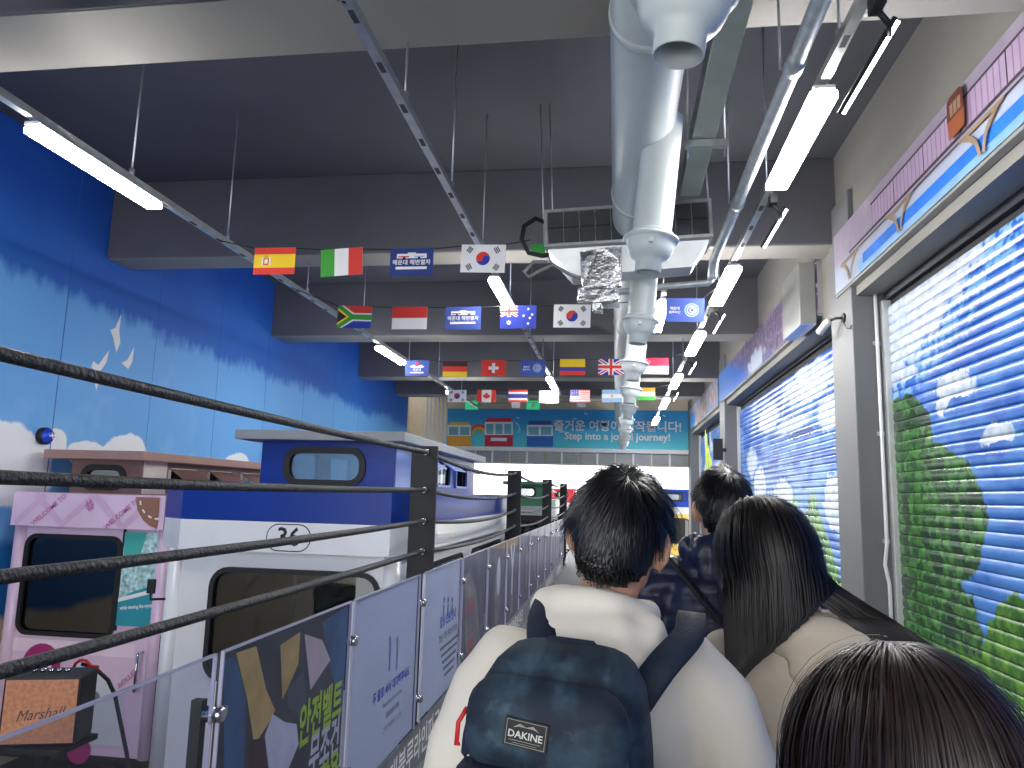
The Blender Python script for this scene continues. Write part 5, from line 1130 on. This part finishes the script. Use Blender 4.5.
# --- man in navy puffer jacket ---------------------------------------------------------------------
MH2 = head_matrix(0.12, 0.0, 0.08, (0.0, 0.0, 0.0))
PN = V((0.345, 2.55, 0)); man2 = person('man with short black hair in a quilted navy jacket ahead of the long haired woman', PN, 0.0, 1.015, SKIN, MH2, None, mat('trousers_black', (30, 30, 34), 0.8), mat('shoe_black', (26, 26, 28), 0.6))
PUF = mat('puffer_navy', (28, 36, 66), 0.38, var=0.12, vs=12, bump=0.3, bs=35)
b = NB(); loft(b, [(0, 0, 0.88, .20, .155), (0, 0, 1.0, .215, .165), (0, 0, 1.15, .215, .165), (0, -.004, 1.28, .225, .165), (0, -.008, 1.37, .225, .15), (0, -.01, 1.44, .19, .12), (0, -.01, 1.49, .12, .095), (0, -.006, 1.53, .085, .085)], 28)
for s in (-1, 1): a = ARM[s]; tube(b, [V((s*.13, -.008, 1.41)), a[0]+V((s*.02, 0, -.01)), a[1]+V((s*.03, 0, 0)), a[2]+V((s*.03, 0, 0)), a[3]], [.08, .10, .105, .092, .06], 18)
obj('puffer_jacket', wrinkle(remesh(b, 0.010, 6), lambda c: 0.011*(abs(math.sin(c.z*math.pi/0.062+0.6*mnoise.noise(c*4)))**0.6-0.6)+0.003*mnoise.noise(c*28)), PUF, man2, True, True)
b = NB(); ball(b, (0, -.085, 1.485), (.125, .06, .075)); ball(b, (0, -.105, 1.43), (.095, .045, .07)); ball(b, (-.09, -.03, 1.50), (.05, .06, .05)); ball(b, (.09, -.03, 1.50), (.05, .06, .05))
obj('hood', wrinkle(remesh(b, 0.009, 5), lambda c: 0.008*(abs(math.sin(c.x*math.pi/0.055))**0.7-0.5)), PUF, man2, True, True)
b = NB(); tube(b, [(-.17, -.14, 1.475), (-.08, -.185, 1.36), (.02, -.195, 1.25), (.14, -.185, 1.10)], .022, 8, flat=0.4); obj('sling_strap', b, mat('strap_black', (26, 26, 30), 0.6), man2, smooth=True, local=True)
hair(man2, MH2, HAIRK, 3600, 5, lambda d, r: (0.06 if d.z > 0.3 else 0.032)*r.uniform(.7, 1.2), flow_short, 5, 0.0018, (0.06, 0.17), capk=1.10)

# --- woman with long dark hair, beige jacket --------------------------------------------------------
MH3 = head_matrix(0.15, -0.10, -0.06, (-0.075, 0.01, 0.0))
PW = V((0.432, 1.86, 0)); wom = person('woman with long straight dark hair in a beige hooded jacket', PW, 0.0, 0.958, SKIN, MH3, None, mat('trousers_black', (30, 30, 34), 0.8), mat('shoe_white', (210, 210, 208), 0.6), True)
BEI = mat('jacket_beige', (206, 192, 172), 0.75, var=0.04, vs=6, bump=0.12, bs=200)
b = NB(); loft(b, [(0, 0, 0.80, .20, .15), (0, 0, 0.95, .20, .148), (0, 0, 1.10, .185, .135), (0, -.004, 1.25, .195, .14), (0, -.008, 1.35, .20, .13), (0, -.01, 1.42, .175, .11), (0, -.012, 1.465, .115, .088), (0, -.012, 1.50, .075, .07)], 24)
for s in (-1, 1): a = ARM[s]; tube(b, [V((s*.12, -.008, 1.40)), a[0]+V((0, 0, -.02)), a[1]+V((s*.005, 0, -.01)), a[2]+V((s*.015, 0, 0)), a[3]+V((0, -.01, .02))], [.065, .08, .082, .074, .056], 16)
obj('jacket', wrinkle(remesh(b, 0.011, 8), lambda c: 0.007*mnoise.noise(V((c.x*8+c.z*5, c.y*8, c.z*6)))+0.004*mnoise.noise(V((c.x*20, c.y*14, c.z*12)))), BEI, wom, True, True)
b = NB()
for x, y, z, rx, ry, rz in ((.02, -.105, 1.44, .125, .045, .06), (.03, -.125, 1.385, .10, .04, .06), (.03, -.13, 1.335, .06, .03, .045), (-.08, -.07, 1.475, .05, .05, .035), (.10, -.07, 1.475, .05, .05, .035), (.11, -.01, 1.49, .03, .05, .03), (-.10, -.01, 1.49, .03, .05, .03)): ball(b, (x, y, z), (rx, ry, rz))
obj('hood', wrinkle(remesh(b, 0.008, 6), lambda c: 0.006*mnoise.noise(V((c.x*14, c.y*10, c.z*10)))+0.003*math.sin(c.x*30-c.z*45)), BEI, wom, True, True)
def flow_long(d, q, k, jit):
    part = V((d.x*0.9+0.02, -0.25, -0.2)) if k < 0.22 else V((0, -0.12, -1.0))
    v = tangent(part, q) if q.z > -0.25 else V((0, -0.05, -1.0))
    return (v.normalized() if v.length > 0.05 else V((0, 0, -1)))+jit*0.025
def fall_w(wp, n_, k, d):
    dz = max(0.0, 1.575-wp.z)
    if dz > 0:
        if d.x > 0.30:      # right lock sweeps out over the shoulder
            wp = wp+V((dz*0.95, -dz*0.10, dz*0.22)); wp.y = min(wp.y, -0.03-0.45*dz) if wp.y < 0.05 else wp.y
            if wp.z < 1.50: wp.y = min(wp.y, -0.13)
        else:               # the rest falls down the left of the back
            cx = -0.075; xr = wp.x-cx-0.12*dz; lim = 0.07-1.2*(dz-0.065)
            if xr > lim: xr = lim-(xr-lim)*0.25
            wp.x = cx+max(xr, -0.16+0.05*d.z)
            if wp.y < 0.03: wp.y = min(wp.y, -0.09-0.45*min(dz, 0.22))
        n_ = V((n_.x*0.5, -1.0, 0)).normalized() if wp.y < 0.05 else n_
    return wp, n_
hair(wom, MH3, HAIRW, 9000, 9, lambda d, r: (0.27+0.20*max(0, d.z+0.2))*r.uniform(.85, 1.1), flow_long, 14, 0.0018, (0.04, 0.16), fall=fall_w, capk=1.08)
b = NB(); c = MH3 @ V((0.082, -0.004, 1.588)); tube(b, [c, c+V((0.004, -.006, -.012))], .003, 6); obj('earring', b, mat('gold_stud', (220, 190, 120), 0.2, 1.0), wom, local=True)

# --- nearest person, dark brown hair ------------------------------------------------------------------
MH4 = head_matrix(0.25, 0.05, -0.10, (0.0, 0.0, 0.0))
PF = V((0.272, 0.80, 0)); frt = person('person with glossy dark brown hair nearest the camera at the lower right', PF, 0.0, 0.876, SKIN, MH4, None, mat('trousers_black', (30, 30, 34), 0.8), mat('shoe_black', (26, 26, 28), 0.6), True)
b = NB(); loft(b, [(0, 0, 0.85, .19, .14), (0, 0, 1.0, .19, .14), (0, -.004, 1.25, .195, .138), (0, -.008, 1.36, .195, .125), (0, -.01, 1.42, .165, .10), (0, -.012, 1.47, .10, .08), (0, -.012, 1.50, .075, .07)], 24)
for s in (-1, 1): a = ARM[s]; tube(b, [V((s*.12, -.008, 1.40)), a[0]+V((0, 0, -.015)), a[1], a[2], a[3]+V((0, -.01, .02))], [.065, .075, .074, .066, .05], 16)
obj('jacket', wrinkle(remesh(b, 0.011, 7), lambda c: 0.006*mnoise.noise(c*9)), mat('jacket_charcoal', (44, 42, 46), 0.8, var=0.1), frt, True, True)
def flow_bob(d, q, k, jit):
    part = V((d.x*0.9+0.05, d.y*0.6-0.1, -0.25)) if k < 0.3 else V((0, -0.05, -1.0))
    v = tangent(part, q) if q.z > -0.3 else V((0, 0, -1.0))
    return (v.normalized() if v.length > 0.05 else V((0, 0, -1)))+jit*0.03
def fall_f(wp, n_, k, d):
    if wp.z < 1.50 and abs(wp.x) < 0.24: wp.y = min(wp.y, -0.135) if wp.y < 0.02 else max(wp.y, 0.125)
    return wp, n_
hair(frt, MH4, HAIRB, 12000, 11, lambda d, r: (0.20+0.14*max(0, d.z))*r.uniform(.85, 1.1), flow_bob, 11, 0.0013, (0.05, 0.19), fall=fall_f, capk=1.09)
